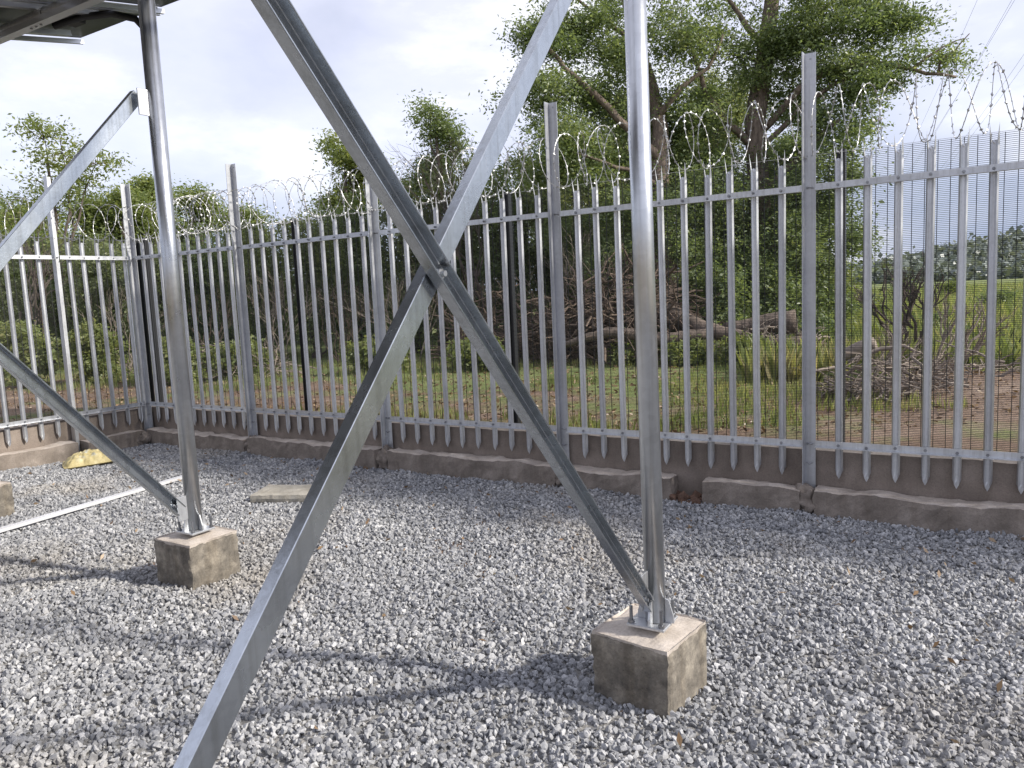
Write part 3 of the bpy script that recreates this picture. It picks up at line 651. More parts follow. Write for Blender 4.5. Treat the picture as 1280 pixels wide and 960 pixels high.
o = tag(link('sack', me, None, (-8.66, 4.78, -0.088)), 'yellow woven sack lying flat on the gravel by the left wall', 'sack'); o.rotation_euler = (R(3), R(-2), R(63)); o.scale = (0.88, 0.88, 1.0)

# ------------------------------------------------------------------ vegetation
RS = np.random.default_rng(11)
def leaves(name, cents, size, mat_, parent, tint, seed=0, aspect=0.42, droop=0.25):
    n = len(cents)
    d = RS.normal(size=(n, 3)); d[:, 2] = d[:, 2] * 0.6 - droop; d /= np.linalg.norm(d, axis=1)[:, None]
    nr = RS.normal(size=(n, 3)); nr[:, 2] += 0.6
    s = np.cross(d, nr); s /= np.linalg.norm(s, axis=1)[:, None] + 1e-9
    L_ = size * RS.uniform(0.45, 1.35, n)[:, None]; w = L_ * aspect
    nn_ = np.cross(s, d)
    v = np.stack([cents, cents + d * L_ * 0.45 + s * w * 0.5 + nn_ * L_ * 0.08, cents + d * L_, cents + d * L_ * 0.45 - s * w * 0.5 + nn_ * L_ * 0.08], 1).reshape(-1, 3)
    q = np.arange(n * 4).reshape(-1, 4)
    org = np.array(WL[parent.name]) if parent is not None else np.zeros(3)
    me = np_mesh(name, v - org, q, mat_, np.repeat(tint, 4))
    o = link(name, me, parent, org); return o
def wander(a, b_, n, amp, rr):
    a, b_ = Vector(a), Vector(b_); L_ = (b_ - a).length; pts = []
    for i in range(n + 1):
        t = i / n; k = math.sin(math.pi * t) ** 0.7 if 0 < t < 1 else 0
        pts.append(a.lerp(b_, t) + Vector((rr.uniform(-1, 1), rr.uniform(-1, 1), rr.uniform(-1, 1))) * amp * L_ * k)
    return pts
def crown(parent, blobs, per, lsize, mat_, clr, twigs=None, rr=None, crad=0.32, spread=(0.55, 1.05), bias=0.0):
    """blobs: (centre, (rx, ry, rz), clusters); leaf clusters sit in the outer shell of each blob"""
    C = []; T = []; tw = MB()
    for (c0, rad, nc) in blobs:
        c0 = np.array(c0); rad = np.array(rad)
        d = RS.normal(size=(nc, 3)); d /= np.linalg.norm(d, axis=1)[:, None]
        k = RS.uniform(spread[0], spread[1], nc)[:, None]; cc = c0 + d * rad * k
        tone = RS.uniform(-0.17, 0.17, nc) + bias
        for i in range(nc):
            m_ = int(per * RS.uniform(0.5, 1.4)); rl = crad * RS.uniform(0.6, 1.3)
            pts = cc[i] + RS.normal(size=(m_, 3)) * np.array([rl, rl, rl * 0.6]) * 0.62
            C.append(pts); T.append(np.clip(0.45 + tone[i] + RS.normal(size=m_) * 0.14, 0, 1))
            if twigs is not None and i % 2 == 0:
                tw.tube(wander(c0 + (cc[i] - c0) * 0.1, cc[i], 3, 0.10, rr), [0.016, 0.011, 0.008, 0.004], 4, False)
    o = leaves('crown', np.concatenate(C), lsize, mat_, parent, np.concatenate(T))
    if twigs is not None: x = tw.build('twigs', twigs, parent); x['kind'] = 'stuff'
    return o
def simple_tree(name, base, H, hw, label, cat, group, mat_, seed, leaf=0.11, per=42, nc=16, nb=7, trunk_r=0.10, low=0.35, bk=None, crad=0.32, bias=0.0, flat=0.75):
    rr = random.Random(seed); root = empty(name, base, label, cat, group); bk = bk or M_BARKD
    b0 = Vector(base); tr = MB(); lb = MB(); top = b0 + Vector((rr.uniform(-.2, .2) * hw, rr.uniform(-.2, .2) * hw, H * 0.78))
    n = 7; tp = wander(b0 - Vector((0, 0, .1)), top, n, 0.03, rr); tr.tube(tp, [trunk_r * (1.25 if i == 0 else 1 - 0.72 * i / n) for i in range(n + 1)], 9)
    blobs = []
    for k in range(nb):
        a = 2.4 * k + rr.uniform(-.4, .4); f = (k + 0.6) / nb; zz = H * (low + (1 - low - 0.16) * ((k * 0.618 + 0.1) % 1.0) if k else 0.86)
        rho = hw * 0.62 * math.sqrt(f) * (1 if k else 0.15) * (1.0 if zz < H * 0.8 else 0.6)
        c0 = b0 + Vector((math.cos(a) * rho, math.sin(a) * rho, zz)); rb = hw * rr.uniform(0.36, 0.52)
        blobs.append((c0, (rb, rb, rb * flat), nc))
        i0 = max(1, min(n - 1, int(n * min(1, zz / H) * 0.7))); lb.tube(wander(tp[i0], c0, 4, 0.07, rr), [trunk_r * q for q in (0.5, 0.38, 0.28, 0.18, 0.1)], 6, False)
    tr.build('trunk', bk, root, sm=True); x = lb.build('limbs', bk, root, sm=True); x['kind'] = 'stuff'
    crown(root, blobs, int(per * 2.5), leaf * 0.92, mat_, 0, bk, rr, crad, (0.25, 1.05), bias=bias)
    return root
def shrub(base, H, hw, label, group, mat_, seed, leaf=0.10, per=45, nc=20, nb=7, crad=0.30, bias=0.0, name='shrub'):
    rr = random.Random(seed); root = empty(name, base, label, 'shrub', group); b0 = Vector(base); st = MB(); blobs = []
    for k in range(nb):
        a = 2.4 * k + rr.uniform(-.5, .5); zz = H * (0.18 + 0.66 * (k / (nb - 1)) ) ; rho = hw * 0.62 * rr.uniform(0.3, 1) * (1 - 0.55 * zz / H)
        c0 = b0 + Vector((math.cos(a) * rho, math.sin(a) * rho, zz)); rb = hw * rr.uniform(0.42, 0.6); blobs.append((c0, (rb, rb, min(rb, H * 0.24)), nc))
        st.tube(wander(b0 + Vector((rr.uniform(-.15, .15), rr.uniform(-.15, .15), -0.05)), c0, 5, 0.08, rr), [0.035, 0.03, 0.024, 0.018, 0.012, 0.006], 5, False)
    st.build('stem', M_BARKD, root, sm=True)
    crown(root, blobs, int(per * 1.7), leaf * 0.95, mat_, 0, None, rr, crad, (0.35, 1.05), bias=bias)
    return root

# the big tree right of centre: two trunks, long limbs, high open crown
bt = empty('big_tree', (-4.25, 16.16, 0.08), 'big twin-trunked tree with open leafy crown rising behind the fence right of centre', 'tree')
rr = random.Random(5)
trunkA = [(-4.32, 16.10, -0.01), (-4.23, 16.29, 0.91), (-4.19, 16.48, 2.13), (-4.29, 16.61, 3.52), (-4.38, 16.74, 4.91), (-4.29, 17.22, 6.26), (-4.25, 17.66, 7.48), (-4.19, 18.13, 8.90)]
trunkB = [(-5.52, 14.65, 0.18), (-5.60, 14.75, 1.25), (-5.71, 14.85, 2.51), (-5.84, 15.08, 3.86), (-5.87, 15.30, 4.75), (-6.16, 15.50, 5.77), (-6.57, 15.62, 6.82), (-6.89, 15.85, 8.21)]
mb = MB(); mb.tube(trunkA, [.33, .26, .23, .22, .21, .18, .15, .11], 14); mb.build('trunk', M_BARK, bt, sm=True)
mb = MB(); mb.tube(trunkB, [.27, .22, .20, .19, .16, .13, .11, .08], 12); mb.build('trunk', M_BARK, bt, sm=True)
limbs = [([(-5.81, 15.12, 4.02), (-6.19, 14.60, 4.62), (-6.71, 14.13, 5.30), (-7.15, 13.68, 5.80), (-7.44, 13.46, 6.32)], .10),
         ([(-5.74, 14.98, 3.53), (-6.07, 14.45, 3.82), (-6.49, 14.09, 3.99), (-7.03, 13.66, 4.23)], .06),
         ([(-5.95, 15.27, 4.91), (-5.45, 15.30, 5.45), (-4.96, 15.54, 5.79), (-4.65, 15.58, 6.41)], .07),
         ([(-4.33, 16.68, 4.25), (-4.80, 15.99, 4.85), (-5.09, 15.66, 5.46), (-5.27, 15.52, 6.22)], .09),
         ([(-4.26, 16.59, 3.27), (-3.60, 16.50, 3.90), (-3.02, 16.59, 4.45), (-2.72, 16.56, 4.63)], .09),
         ([(-4.34, 16.72, 4.58), (-3.48, 16.66, 5.37), (-2.91, 16.82, 5.68), (-2.22, 17.02, 5.70), (-1.56, 17.30, 5.52), (-0.83, 17.60, 5.30)], .085),
         ([(-4.33, 16.68, 4.25), (-3.49, 16.72, 5.00), (-2.77, 16.88, 5.44), (-2.30, 17.07, 5.55), (-2.02, 17.09, 5.29), (-1.69, 17.30, 5.28)], .06),
         ([(-1.56, 17.30, 5.52), (-1.29, 17.37, 5.72), (-1.04, 17.55, 5.89), (-0.72, 17.65, 5.99)], .03),
         ([(-1.14, 17.54, 5.41), (-1.09, 17.49, 5.63), (-0.85, 17.67, 5.82), (-0.63, 17.72, 6.08)], .028),
         ([(-2.75, 16.90, 5.47), (-2.64, 16.79, 5.10), (-2.40, 16.79, 4.84)], .03),
         ([(-4.29, 17.22, 6.26), (-3.78, 17.36, 6.67), (-3.19, 17.55, 7.06), (-2.62, 17.72, 7.44)], .09),
         ([(-4.30, 17.24, 6.43), (-4.69, 16.84, 7.04), (-4.99, 16.49, 7.64)], .08),
         ([(-6.38, 15.57, 6.45), (-6.95, 14.93, 7.03), (-7.41, 14.46, 7.46)], .06)]
for pts, r_ in limbs:
    pts = [Vector(p) for p in pts]; fine = []
    for a, b_ in zip(pts[:-1], pts[1:]): fine += wander(a, b_, 3, 0.045, rr)[:-1]
    fine.append(pts[-1]); n = len(fine); mb = MB(); mb.tube(fine, [r_ * (1 - 0.75 * i / n) for i in range(n)], 8); mb.build('limb', M_BARK, bt, sm=True)
PX = 16.0 / 973.0
def blob(c0, rpx, nc, fl=0.8): return (c0, (rpx * PX, rpx * PX * 1.1, rpx * PX * fl), nc)
cr = [blob((-7.65, 13.47, 6.51), 36, 13), blob((-7.17, 14.27, 6.68), 60, 26), blob((-7.30, 13.77, 5.40), 42, 12), blob((-7.00, 14.29, 4.30), 48, 16), blob((-6.53, 15.11, 6.37), 62, 22),
      blob((-5.38, 15.37, 6.43), 65, 26), blob((-5.21, 16.00, 5.07), 58, 20), blob((-6.59, 14.64, 3.28), 52, 14), blob((-5.31, 15.73, 3.55), 60, 22), blob((-4.60, 16.78, 6.22), 62, 22), blob((-4.92, 16.30, 2.50), 60, 20),
      blob((-3.75, 16.85, 6.23), 62, 26), blob((-2.84, 17.23, 6.59), 62, 30), blob((-2.01, 17.50, 6.49), 50, 22), blob((-2.84, 16.84, 5.52), 34, 10), blob((-2.24, 17.12, 5.62), 30, 7, .5),
      blob((-3.49, 16.72, 4.15), 50, 16), blob((-3.06, 16.86, 3.17), 50, 20), blob((-2.56, 16.63, 4.39), 30, 9), blob((-4.00, 17.19, 2.96), 55, 18), blob((-3.57, 17.07, 1.85), 52, 18), blob((-2.99, 16.88, 1.26), 34, 12), blob((-4.42, 17.19, 1.47), 50, 14), blob((-2.60, 16.74, 3.65), 30, 10),
      blob((-6.46, 15.87, 8.11), 110, 36), blob((-4.52, 17.13, 8.34), 120, 40), blob((-2.80, 17.92, 8.00), 90, 30), blob((-7.69, 14.35, 7.95), 70, 18),
      blob((-5.21, 14.91, 2.32), 50, 20), blob((-5.68, 14.47, 3.03), 42, 14), blob((-4.11, 15.69, 2.11), 46, 18), blob((-4.70, 15.35, 3.22), 46, 16), blob((-3.38, 16.20, 3.31), 44, 16), blob((-7.29, 13.68, 4.64), 46, 14), blob((-7.76, 13.48, 5.35), 34, 8), blob((-2.47, 16.78, 5.07), 34, 10), blob((-3.19, 16.75, 4.73), 40, 12), blob((-6.62, 14.25, 2.25), 44, 14), blob((-3.89, 16.01, 0.83), 40, 12),
      blob((-7.69, 14.04, 3.97), 44, 14), blob((-6.98, 14.68, 5.29), 50, 20), blob((-6.30, 15.64, 3.98), 55, 22), blob((-6.69, 15.79, 5.11), 48, 14), blob((-5.82, 16.27, 4.64), 50, 18), blob((-5.15, 16.84, 3.97), 50, 18), blob((-3.91, 17.58, 5.38), 50, 18),
      blob((-6.48, 15.53, 2.26), 52, 18), blob((-7.63, 14.88, 2.82), 52, 18), blob((-4.39, 17.80, 3.98), 50, 16), blob((-3.53, 17.67, 2.61), 44, 18), blob((-3.00, 16.53, 0.47), 30, 14), blob((-2.54, 16.84, 2.34), 24, 7),
      blob((-0.91, 17.60, 5.62), 26, 4, .6), blob((-1.56, 17.33, 5.76), 22, 3, .6), blob((-1.93, 17.16, 5.38), 22, 4, .5)]
crown(bt, cr, 300, 0.080, M_LEAF, 0, M_BARKD, rr, 0.36, (0.1, 1.06))

# trees standing further back
G = 'trees beyond the fence'
simple_tree('leafy_tree', *((-21.05, 11.27, 0.27), 6.73, 1.95), 'sparse tall leafy tree at the far left edge behind the left fence run', 'tree', G, M_LEAFO, 21, 0.12, 26, 13, 13, 0.11, .30, crad=0.34, bias=0.05)
simple_tree('leafy_tree', *((-28.90, 18.18, 0.27), 6.42, 1.60), 'rounded olive tree behind the corner post of the fences', 'tree', G, M_LEAFO, 22, 0.15, 60, 22, 9, 0.16, .2, crad=0.5)
simple_tree('leafy_tree', *((-33.88, 22.41, 0.27), 8.10, 1.55), 'flat-topped olive tree just left of the left round pole', 'tree', G, M_LEAFO, 23, 0.17, 60, 20, 8, 0.16, .25, crad=0.5, flat=.5)
simple_tree('leafy_tree', *((-29.93, 17.48, 0.27), 6.08, 1.60), 'rounded olive tree between the left fence post and the corner post', 'tree', G, M_LEAFO, 35, 0.15, 60, 22, 9, 0.16, .2, crad=0.5)
simple_tree('leafy_tree', *((-30.12, 14.89, 0.27), 5.45, 1.61), 'rounded olive tree under the sparse tall tree at the far left', 'tree', G, M_LEAFO, 36, 0.15, 60, 22, 9, 0.16, .2, crad=0.5)
simple_tree('leafy_tree', *((-30.20, 22.20, 0.27), 7.04, 1.68), 'broad olive tree just right of the left round pole', 'tree', G, M_LEAFO, 24, 0.17, 60, 22, 8, 0.16, .2, crad=0.5, flat=.6)
simple_tree('leafy_tree', *((-26.76, 21.81, 0.27), 5.70, 1.38), 'low rounded olive tree behind the tall post right of the left pole', 'tree', G, M_LEAFO, 25, 0.16, 55, 20, 8, 0.15, .2, crad=0.5)
simple_tree('leafy_tree', *((-15.18, 16.08, 0.27), 6.13, 1.38), 'bushy yellow-green tree left of the crossing braces', 'tree', G, M_LEAFO, 26, 0.115, 52, 20, 13, 0.12, .14, crad=0.34, bias=0.08)
simple_tree('leafy_tree', *((-11.99, 15.80, 0.27), 6.74, 1.21), 'upright grey-green tree rising between the crossed braces', 'tree', G, M_LEAF, 27, 0.10, 40, 16, 15, 0.13, .16, crad=0.30)
simple_tree('leafy_tree', *((-11.63, 17.03, 0.27), 5.38, 1.03), 'thin dark tree behind the upper bright brace', 'tree', G, M_LEAFD, 28, 0.10, 32, 14, 8, 0.10, .3, crad=0.30)
simple_tree('leafy_tree', *((-10.06, 16.81, 0.27), 5.22, 0.90), 'dark tree between the bright brace and the tall post at centre', 'tree', G, M_LEAFD, 29, 0.10, 36, 14, 8, 0.10, .25, crad=0.30)

simple_tree('leafy_tree', *((-10.07, 19.35, 0.27), 6.43, 1.55), 'dark green tree behind the big tree, right of the tall post at centre', 'tree', G, M_LEAFD, 31, 0.11, 60, 22, 13, 0.14, .25, crad=0.36, bias=0.05)
simple_tree('leafy_tree', *((-9.10, 21.30, 0.27), 7.50, 1.92), 'dark green tree behind the nearest round pole', 'tree', G, M_LEAFD, 32, 0.11, 60, 22, 16, 0.14, .25, crad=0.36, bias=0.08)
simple_tree('leafy_tree', *((-7.19, 22.53, 0.27), 7.73, 2.37), 'dark green tree filling the gap between the two big trunks', 'tree', G, M_LEAFD, 33, 0.11, 60, 22, 18, 0.14, .25, crad=0.36, bias=0.08)
simple_tree('leafy_tree', *((-5.00, 22.44, 0.27), 5.63, 1.04), 'dark green tree behind the right-hand big trunk', 'tree', G, M_LEAF, 34, 0.11, 60, 22, 10, 0.14, .25, crad=0.36)
# shrubs that close the view under the trees
G = 'shrubs of the dark thicket behind the fence'
SH = [(((-21.08, 9.57, 0.27), 3.19, 1.37), 'dark shrub of the thicket at the left edge of the photo'), (((-20.88, 10.91, 0.27), 3.39, 1.36), 'dark shrub of the thicket behind the left fence run, below the sloping bright brace'),
      (((-18.68, 11.07, 0.27), 3.11, 1.17), 'dark shrub of the thicket just left of the corner post'), (((-17.06, 11.48, 0.27), 2.96, 1.06), 'dark shrub of the thicket behind the left round pole'),
      (((-16.53, 12.43, 0.27), 3.11, 1.09), 'dark shrub of the thicket between the left round pole and the next tall post'), (((-15.06, 12.79, 0.27), 3.31, 1.06), 'dark shrub of the thicket just right of the first tall post past the left pole'),
      (((-13.64, 13.11, 0.27), 3.46, 1.04), 'dark shrub of the thicket behind the left black mesh post'), (((-13.06, 14.13, 0.27), 3.88, 1.06), 'dark shrub of the thicket left of the post behind the crossed braces'),
      (((-11.78, 14.39, 0.27), 4.22, 1.00), 'dark shrub of the thicket just below the brace crossing'), (((-11.14, 15.42, 0.27), 4.44, 1.06), 'dark shrub of the thicket just right of the brace crossing'),
      (((-9.90, 15.61, 0.27), 4.49, 1.00), 'dark shrub of the thicket behind the middle black mesh post'), (((-9.12, 16.63, 0.27), 3.96, 1.03), 'dark shrub of the thicket behind the tall post at centre'),
      (((-7.83, 16.72, 0.27), 3.01, 0.96), 'dark shrub of the thicket left of the nearest round pole'), (((-7.00, 17.79, 0.27), 2.62, 0.87), 'dark shrub of the thicket behind the nearest round pole'),
      (((-5.94, 18.42, 0.27), 2.38, 0.91), 'dark shrub of the thicket between the two big trunks'), (((-4.22, 18.90, 0.27), 2.27, 0.85), 'dark shrub of the thicket right of the thicker trunk'),
      (((-3.14, 17.71, 0.27), 1.64, 0.47), 'pale green shrub beside the tall post at the right')]
for i, ((b_, H, hw), lab) in enumerate(SH):
    shrub(b_, H, hw, lab, G, M_LEAFO if i == 16 else (M_LEAFD, M_LEAF, M_LEAFD)[i % 3], 40 + i, 0.105, 48, 22, 8, 0.30, bias=-0.06 if i < 16 else 0.15)
for i, ((b_, H, hw), lab) in enumerate([(((-4.42, 14.63, 0.27), 1.62, 0.66), 'leafy green shrub hanging before the thicker big trunk'), (((-5.81, 14.09, 0.27), 1.47, 0.61), 'leafy green shrub before the thinner big trunk, behind the nearest pole'), (((-3.34, 15.96, 0.27), 2.86, 0.62), 'tall leafy green shrub left of the tall post at the right'), (((-3.71, 15.32, 0.27), 1.66, 0.52), 'leafy green shrub above the broken end of the thickest log')]):
    shrub(b_, H, hw, lab, 'leafy shrubs at the foot of the big tree', M_LEAF, 140 + i, 0.10, 40, 18, 8, 0.24, bias=0.05)
# low weeds in front of the thicket
GW = 'low weeds along the foot of the thicket'
for i, (px_, lab) in enumerate([(((-15.54, 7.44, 0.27), 1.25, 0.72), 'low green weed clump at the left edge behind the left fence'), (((-14.41, 8.14, 0.27), 1.11, 0.74), 'low green weed clump behind the left fence by the corner'), (((-12.62, 8.62, 0.27), 0.77, 0.63), 'low green weed clump behind the left round pole'),
                           (((-12.00, 9.59, 0.27), 0.62, 0.66), 'low green weed clump behind the first tall post past the left pole'), (((-9.51, 10.56, 0.27), 0.60, 0.72), 'low green weed clump under the brace crossing'), (((-7.93, 11.55, 0.27), 0.52, 0.63), 'low green weed clump beside the middle black mesh post'),
                           (((-4.42, 12.55, 0.27), 0.36, 0.45), 'low green weed clump under the fallen logs'), (((-3.46, 12.45, 0.27), 0.43, 0.43), 'low green weed clump in front of the thickest fallen log'), (((-5.45, 12.62, 0.27), 0.38, 0.50), 'low green weed clump in front of the big tangle of dead branches'), (((-1.40, 10.26, 0.27), 0.14, 0.20), 'low green weed clump beside the right black mesh post')]):
    b_, H, hw = px_; shrub(b_, H, hw, lab, GW, M_GRASS, 70 + i, 0.10, 34, 16, 6, 0.16, name='weed_clump')

GF = 'bushes scattered over the green field'
for i, (px_, lab) in enumerate([(((-3.63, 38.16, 0.27), 1.14, 0.56), 'small green bush far out in the field behind the bare bush'), (((-2.18, 46.19, 0.27), 0.91, 0.74), 'small green bush far out in the field, just below the wooded hill'), (((-0.14, 30.76, 0.27), 0.57, 0.53), 'small green bush in the field near the right edge of the photo'),
                           (((-2.91, 24.24, 0.27), 0.45, 0.32), 'small green bush in the field just right of the right black mesh post'), (((-1.28, 19.30, 0.27), 0.34, 0.31), 'small green bush in the field between the bare bushes'), (((-0.29, 16.93, 0.27), 0.27, 0.33), 'small green bush just beyond the soil mound')]):
    b_, H, hw = px_; shrub(b_, H, hw, lab, GF, (M_LEAF, M_LEAFO)[i % 2], 120 + i, 0.11, 34, 14, 6, 0.20 + 0.1 * (i < 3), name='field_bush')
# bare bushes and dead wood
def twig_tree(mb, p, d, L_, r_, depth, rr, upb=0.1):
    q = p + d * L_; mb.tube(wander(p, q, 3, 0.09, rr), [r_, r_ * 0.88, r_ * 0.75, r_ * 0.6], 5 if r_ > 0.008 else 3, False)
    if depth == 0: return
    for k in range(rr.choice((2, 2, 3))):
        nd = (d + Vector((rr.uniform(-1, 1), rr.uniform(-1, 1), rr.uniform(-0.6, 0.8))) * 0.62 + Vector((0, 0, upb))).normalized()
        twig_tree(mb, p + d * L_ * rr.uniform(0.6, 1.0), nd, L_ * rr.uniform(0.6, 0.85), r_ * 0.62, depth - 1, rr, upb)
def bare(base, H, label, seed, mat_, n=3, depth=4, spread=0.5, thick=1.0):
    rr = random.Random(seed); root = empty('bare_bush', base, label, 'bush', 'leafless bushes beyond the fence'); mb = MB()
    for k in range(n):
        d = Vector((rr.uniform(-spread, spread), rr.uniform(-spread, spread), 1)).normalized(); twig_tree(mb, Vector(base) + Vector((rr.uniform(-.1, .1), rr.uniform(-.1, .1), -.05)), d, H * 0.32, (0.016 + H * 0.012) * thick, depth, rr)
    x = mb.build('branches', mat_, root)
bare(((-1.05, 11.66, 0.27), -0.02, 0.11)[0], 2.1, 'leafless dark bush in the green field, tallest right of the right mesh post', 91, M_BARKD, 4, 4, 0.35)
bare(((-1.16, 10.53, 0.27), 0.11, 0.10)[0], 1.0, 'low leafless grey bush between the right mesh post and the bare bush', 92, M_GREYW, 4, 4, 0.9)
bare(((-0.62, 10.86, 0.27), 0.03, 0.10)[0], 1.35, 'pale leafless bush at the left end of the soil mound', 93, M_GREYW, 3, 4, 0.8)
bare(((-9.40, 14.06, 0.27), -0.44, 0.17)[0], 6.0, 'tall leafless twiggy tree behind the upper bright brace', 94, M_BARKD, 2, 5, 0.22, 0.42)
bare(((-18.95, 9.27, 0.27), -0.07, 0.18)[0], 4.6, 'tall leafless stems below the sparse tree at far left', 95, M_BARKD, 3, 4, 0.25, 0.6)
for i, (px_, H, lab) in enumerate([(((-15.82, 9.63, 0.27), 1.14, 0.17)[0], 2.3, 'dry bare scrub before the thicket, left of the corner post'), (((-14.04, 10.51, 0.27), 1.06, 0.17)[0], 2.2, 'dry bare scrub before the thicket between the left round pole and the tall post'), (((-12.78, 11.17, 0.27), 1.00, 0.17)[0], 2.6, 'dry bare scrub before the thicket left of the left black mesh post'),
                                (((-11.73, 11.83, 0.27), 0.94, 0.17)[0], 2.4, 'dry bare scrub before the thicket right of the left black mesh post'), (((-10.26, 12.51, 0.27), 0.88, 0.16)[0], 2.6, 'dry bare scrub before the thicket below the brace crossing'), (((-9.28, 13.12, 0.27), 0.82, 0.16)[0], 2.4, 'dry bare scrub before the thicket left of the middle black mesh post'),
                                (((-6.83, 13.70, 0.27), 0.74, 0.16)[0], 3.2, 'dry bare scrub rising over the big tangle of dead branches'), (((-5.21, 14.36, 0.27), 0.68, 0.15)[0], 2.6, 'dry bare scrub between the two big trunks')]):
    bare(px_, H, lab, 160 + i, (M_GREYW, M_DEAD)[i % 2], 6, 4, 0.55, 0.34)
def pile(label, c0, rx, ry, H, n, seed, mat_, rmax=0.03, lmax=1.4, name='brush_pile'):
    rr = random.Random(seed); mb = MB(); c0 = Vector(c0)
    for k in range(n):
        a = rr.uniform(0, 6.28); q = math.sqrt(rr.random()); p = c0 + Vector((math.cos(a) * rx * q, math.sin(a) * ry * q, H * rr.random() ** 1.3 * (1 - 0.6 * q)))
        d = Vector((rr.uniform(-1, 1), rr.uniform(-1, 1), rr.uniform(-0.35, 0.6))).normalized(); l = lmax * rr.uniform(0.3, 1); r_ = rmax * rr.uniform(0.15, 1) ** 1.5 + 0.003
        mb.tube(wander(p - d * l / 2, p + d * l / 2, 5, 0.07, rr), [r_, r_, r_ * .9, r_ * .8, r_ * .6, r_ * .35], 5, False)
        if rr.random() < 0.5: twig_tree(mb, p, (d + Vector((0, 0, .5))).normalized(), l * 0.3, r_ * 0.5, 1, rr)
    return tag(mb.build(name, mat_), label, 'brush pile', 'piles of cut branches beyond the fence')
pile('big dark tangle of dead branches under the big tree, behind the nearest pole', ((-6.10, 13.36, 0.27), 0.07, 0.15)[0], 1.6, 1.2, 2.2, 430, 101, M_DEAD, 0.028, 1.9)
pile('dark tangle of dead branches under the trees, left of the tall post at centre', ((-8.23, 13.09, 0.27), 0.09, 0.16)[0], 1.4, 1.0, 1.7, 260, 102, M_DEAD, 0.022, 1.7)
pile('grey heap of cut sticks beside the right black mesh post', ((-1.01, 9.17, 0.27), -0.04, 0.09)[0], 0.75, 0.55, 0.55, 230, 103, M_GREYW, 0.016, 0.8)
pile('grey heap of cut sticks on the soil mound at the right', ((-0.30, 10.11, 0.27), -0.01, 0.09)[0], 0.7, 0.5, 0.55, 150, 104, M_GREYW, 0.014, 0.8)
pile('low scatter of twigs under the fallen logs', ((-3.33, 13.45, 0.27), 0.15, 0.14)[0], 1.3, 0.6, 0.7, 200, 105, M_GREYW, 0.02, 1.1)
pile('low scatter of dry twigs behind the first tall post past the left pole', ((-12.67, 9.72, 0.27), 0.30, 0.15)[0], 1.8, 0.6, 0.7, 130, 106, M_GREYW, 0.016, 1.2)
pile('pale cut branches lying at the left of the thicket behind the corner', ((-13.97, 9.52, 0.27), 0.47, 0.16)[0], 1.2, 0.6, 0.6, 90, 107, M_GREYW, 0.018, 1.3)
def log(label, pts, rs, mat_):
    mb = MB(); rr = random.Random(len(label)); fine = []; rf = []
    pts = [Vector(p) for p in pts]
    for i, (a, b_) in enumerate(zip(pts[:-1], pts[1:])):
        w_ = wander(a, b_, 4, 0.03, rr)[:-1]; fine += w_; rf += [rs[i] + (rs[i + 1] - rs[i]) * k / 4 for k in range(4)]
    fine.append(pts[-1]); rf.append(rs[-1]); mb.tube(fine, rf, 12)
    tag(mb.build('fallen_log', mat_, sm=True), label, 'log', 'fallen logs under the big tree')
M_LOG = bark('log_bark', (0.06, 0.048, 0.04), (0.23, 0.18, 0.145))
log('thickest fallen log with its broken end beside the tall post at the right', [(-4.10, 13.50, 0.80), (-3.51, 13.64, 0.88), (-2.94, 13.76, 0.91)], [.12, .15, .21], M_LOG)
log('fallen log lying lower, just under the thickest one', [(-3.74, 13.21, 0.55), (-3.23, 13.30, 0.56), (-2.70, 13.39, 0.56)], [.08, .10, .12], M_LOG)
log('long bent fallen trunk running left from the logs behind the nearest pole', [(-5.84, 13.20, 1.43), (-5.00, 13.20, 1.12), (-4.33, 13.12, 0.83), (-3.66, 13.17, 0.71), (-3.06, 13.14, 0.38)], [.14, .17, .15, .10, .05], M_LOG)
log('slim pale branch sloping down across the fallen logs', [(-6.52, 11.95, 0.65), (-5.73, 12.24, 0.86), (-4.83, 12.54, 0.70), (-4.08, 12.79, 0.81)], [.05, .09, .12, .08], M_LOG)
log('grey cut log end beside the right black mesh post', [(-1.66, 10.25, 0.65), (-1.45, 10.28, 0.74), (-1.28, 10.27, 0.80)], [.07, .09, .08], M_GREYW)
log('thin pale branch arching on the stick heap by the right mesh post', [(-1.47, 9.54, 0.65), (-1.15, 9.64, 0.79), (-0.91, 9.68, 0.82), (-0.71, 9.67, 0.72)], [.02, .025, .02, .01], M_GREYW)
log('thin grey branch lying along the top of the soil mound', [(-0.69, 10.00, 0.43), (-0.22, 9.95, 0.48), (0.19, 9.96, 0.42)], [.015, .022, .012], M_GREYW)

# closed woodland far behind the thicket
M_BACK = leaf('background_foliage', [(0.08, 0.11, 0.055), (0.15, 0.19, 0.09), (0.22, 0.25, 0.13)], 0.2)
def backwood(n):
    C = []
    a = Vector((-36.85, 10.14, 2.09)); b_ = Vector((-4.43, 25.70, 1.02))
    for _ in range(n):
        t = rnd.random(); p = a.lerp(b_, t); hmax = 3.0 + 1.0 * fbm(t * 9, 2, 3)
        C.append((p.x + rnd.uniform(-1.6, 1.6), p.y + rnd.uniform(-1.2, 1.2), 0.3 + hmax * rnd.random()))
    C = np.array(C); k = 34; P = (C[:, None, :] + RS.normal(size=(n, k, 3)) * np.array([.45, .45, .3])).reshape(-1, 3)
    t = np.clip(np.repeat(0.45 + RS.normal(size=n) * 0.17, k) + RS.normal(size=n * k) * 0.12, 0, 1)
    return tag(leaves('background_woodland', P, 0.20, M_BACK, None, t, aspect=0.6), 'dark closed woodland behind the shrubs of the thicket', 'woodland', kind='stuff')
backwood(1150)
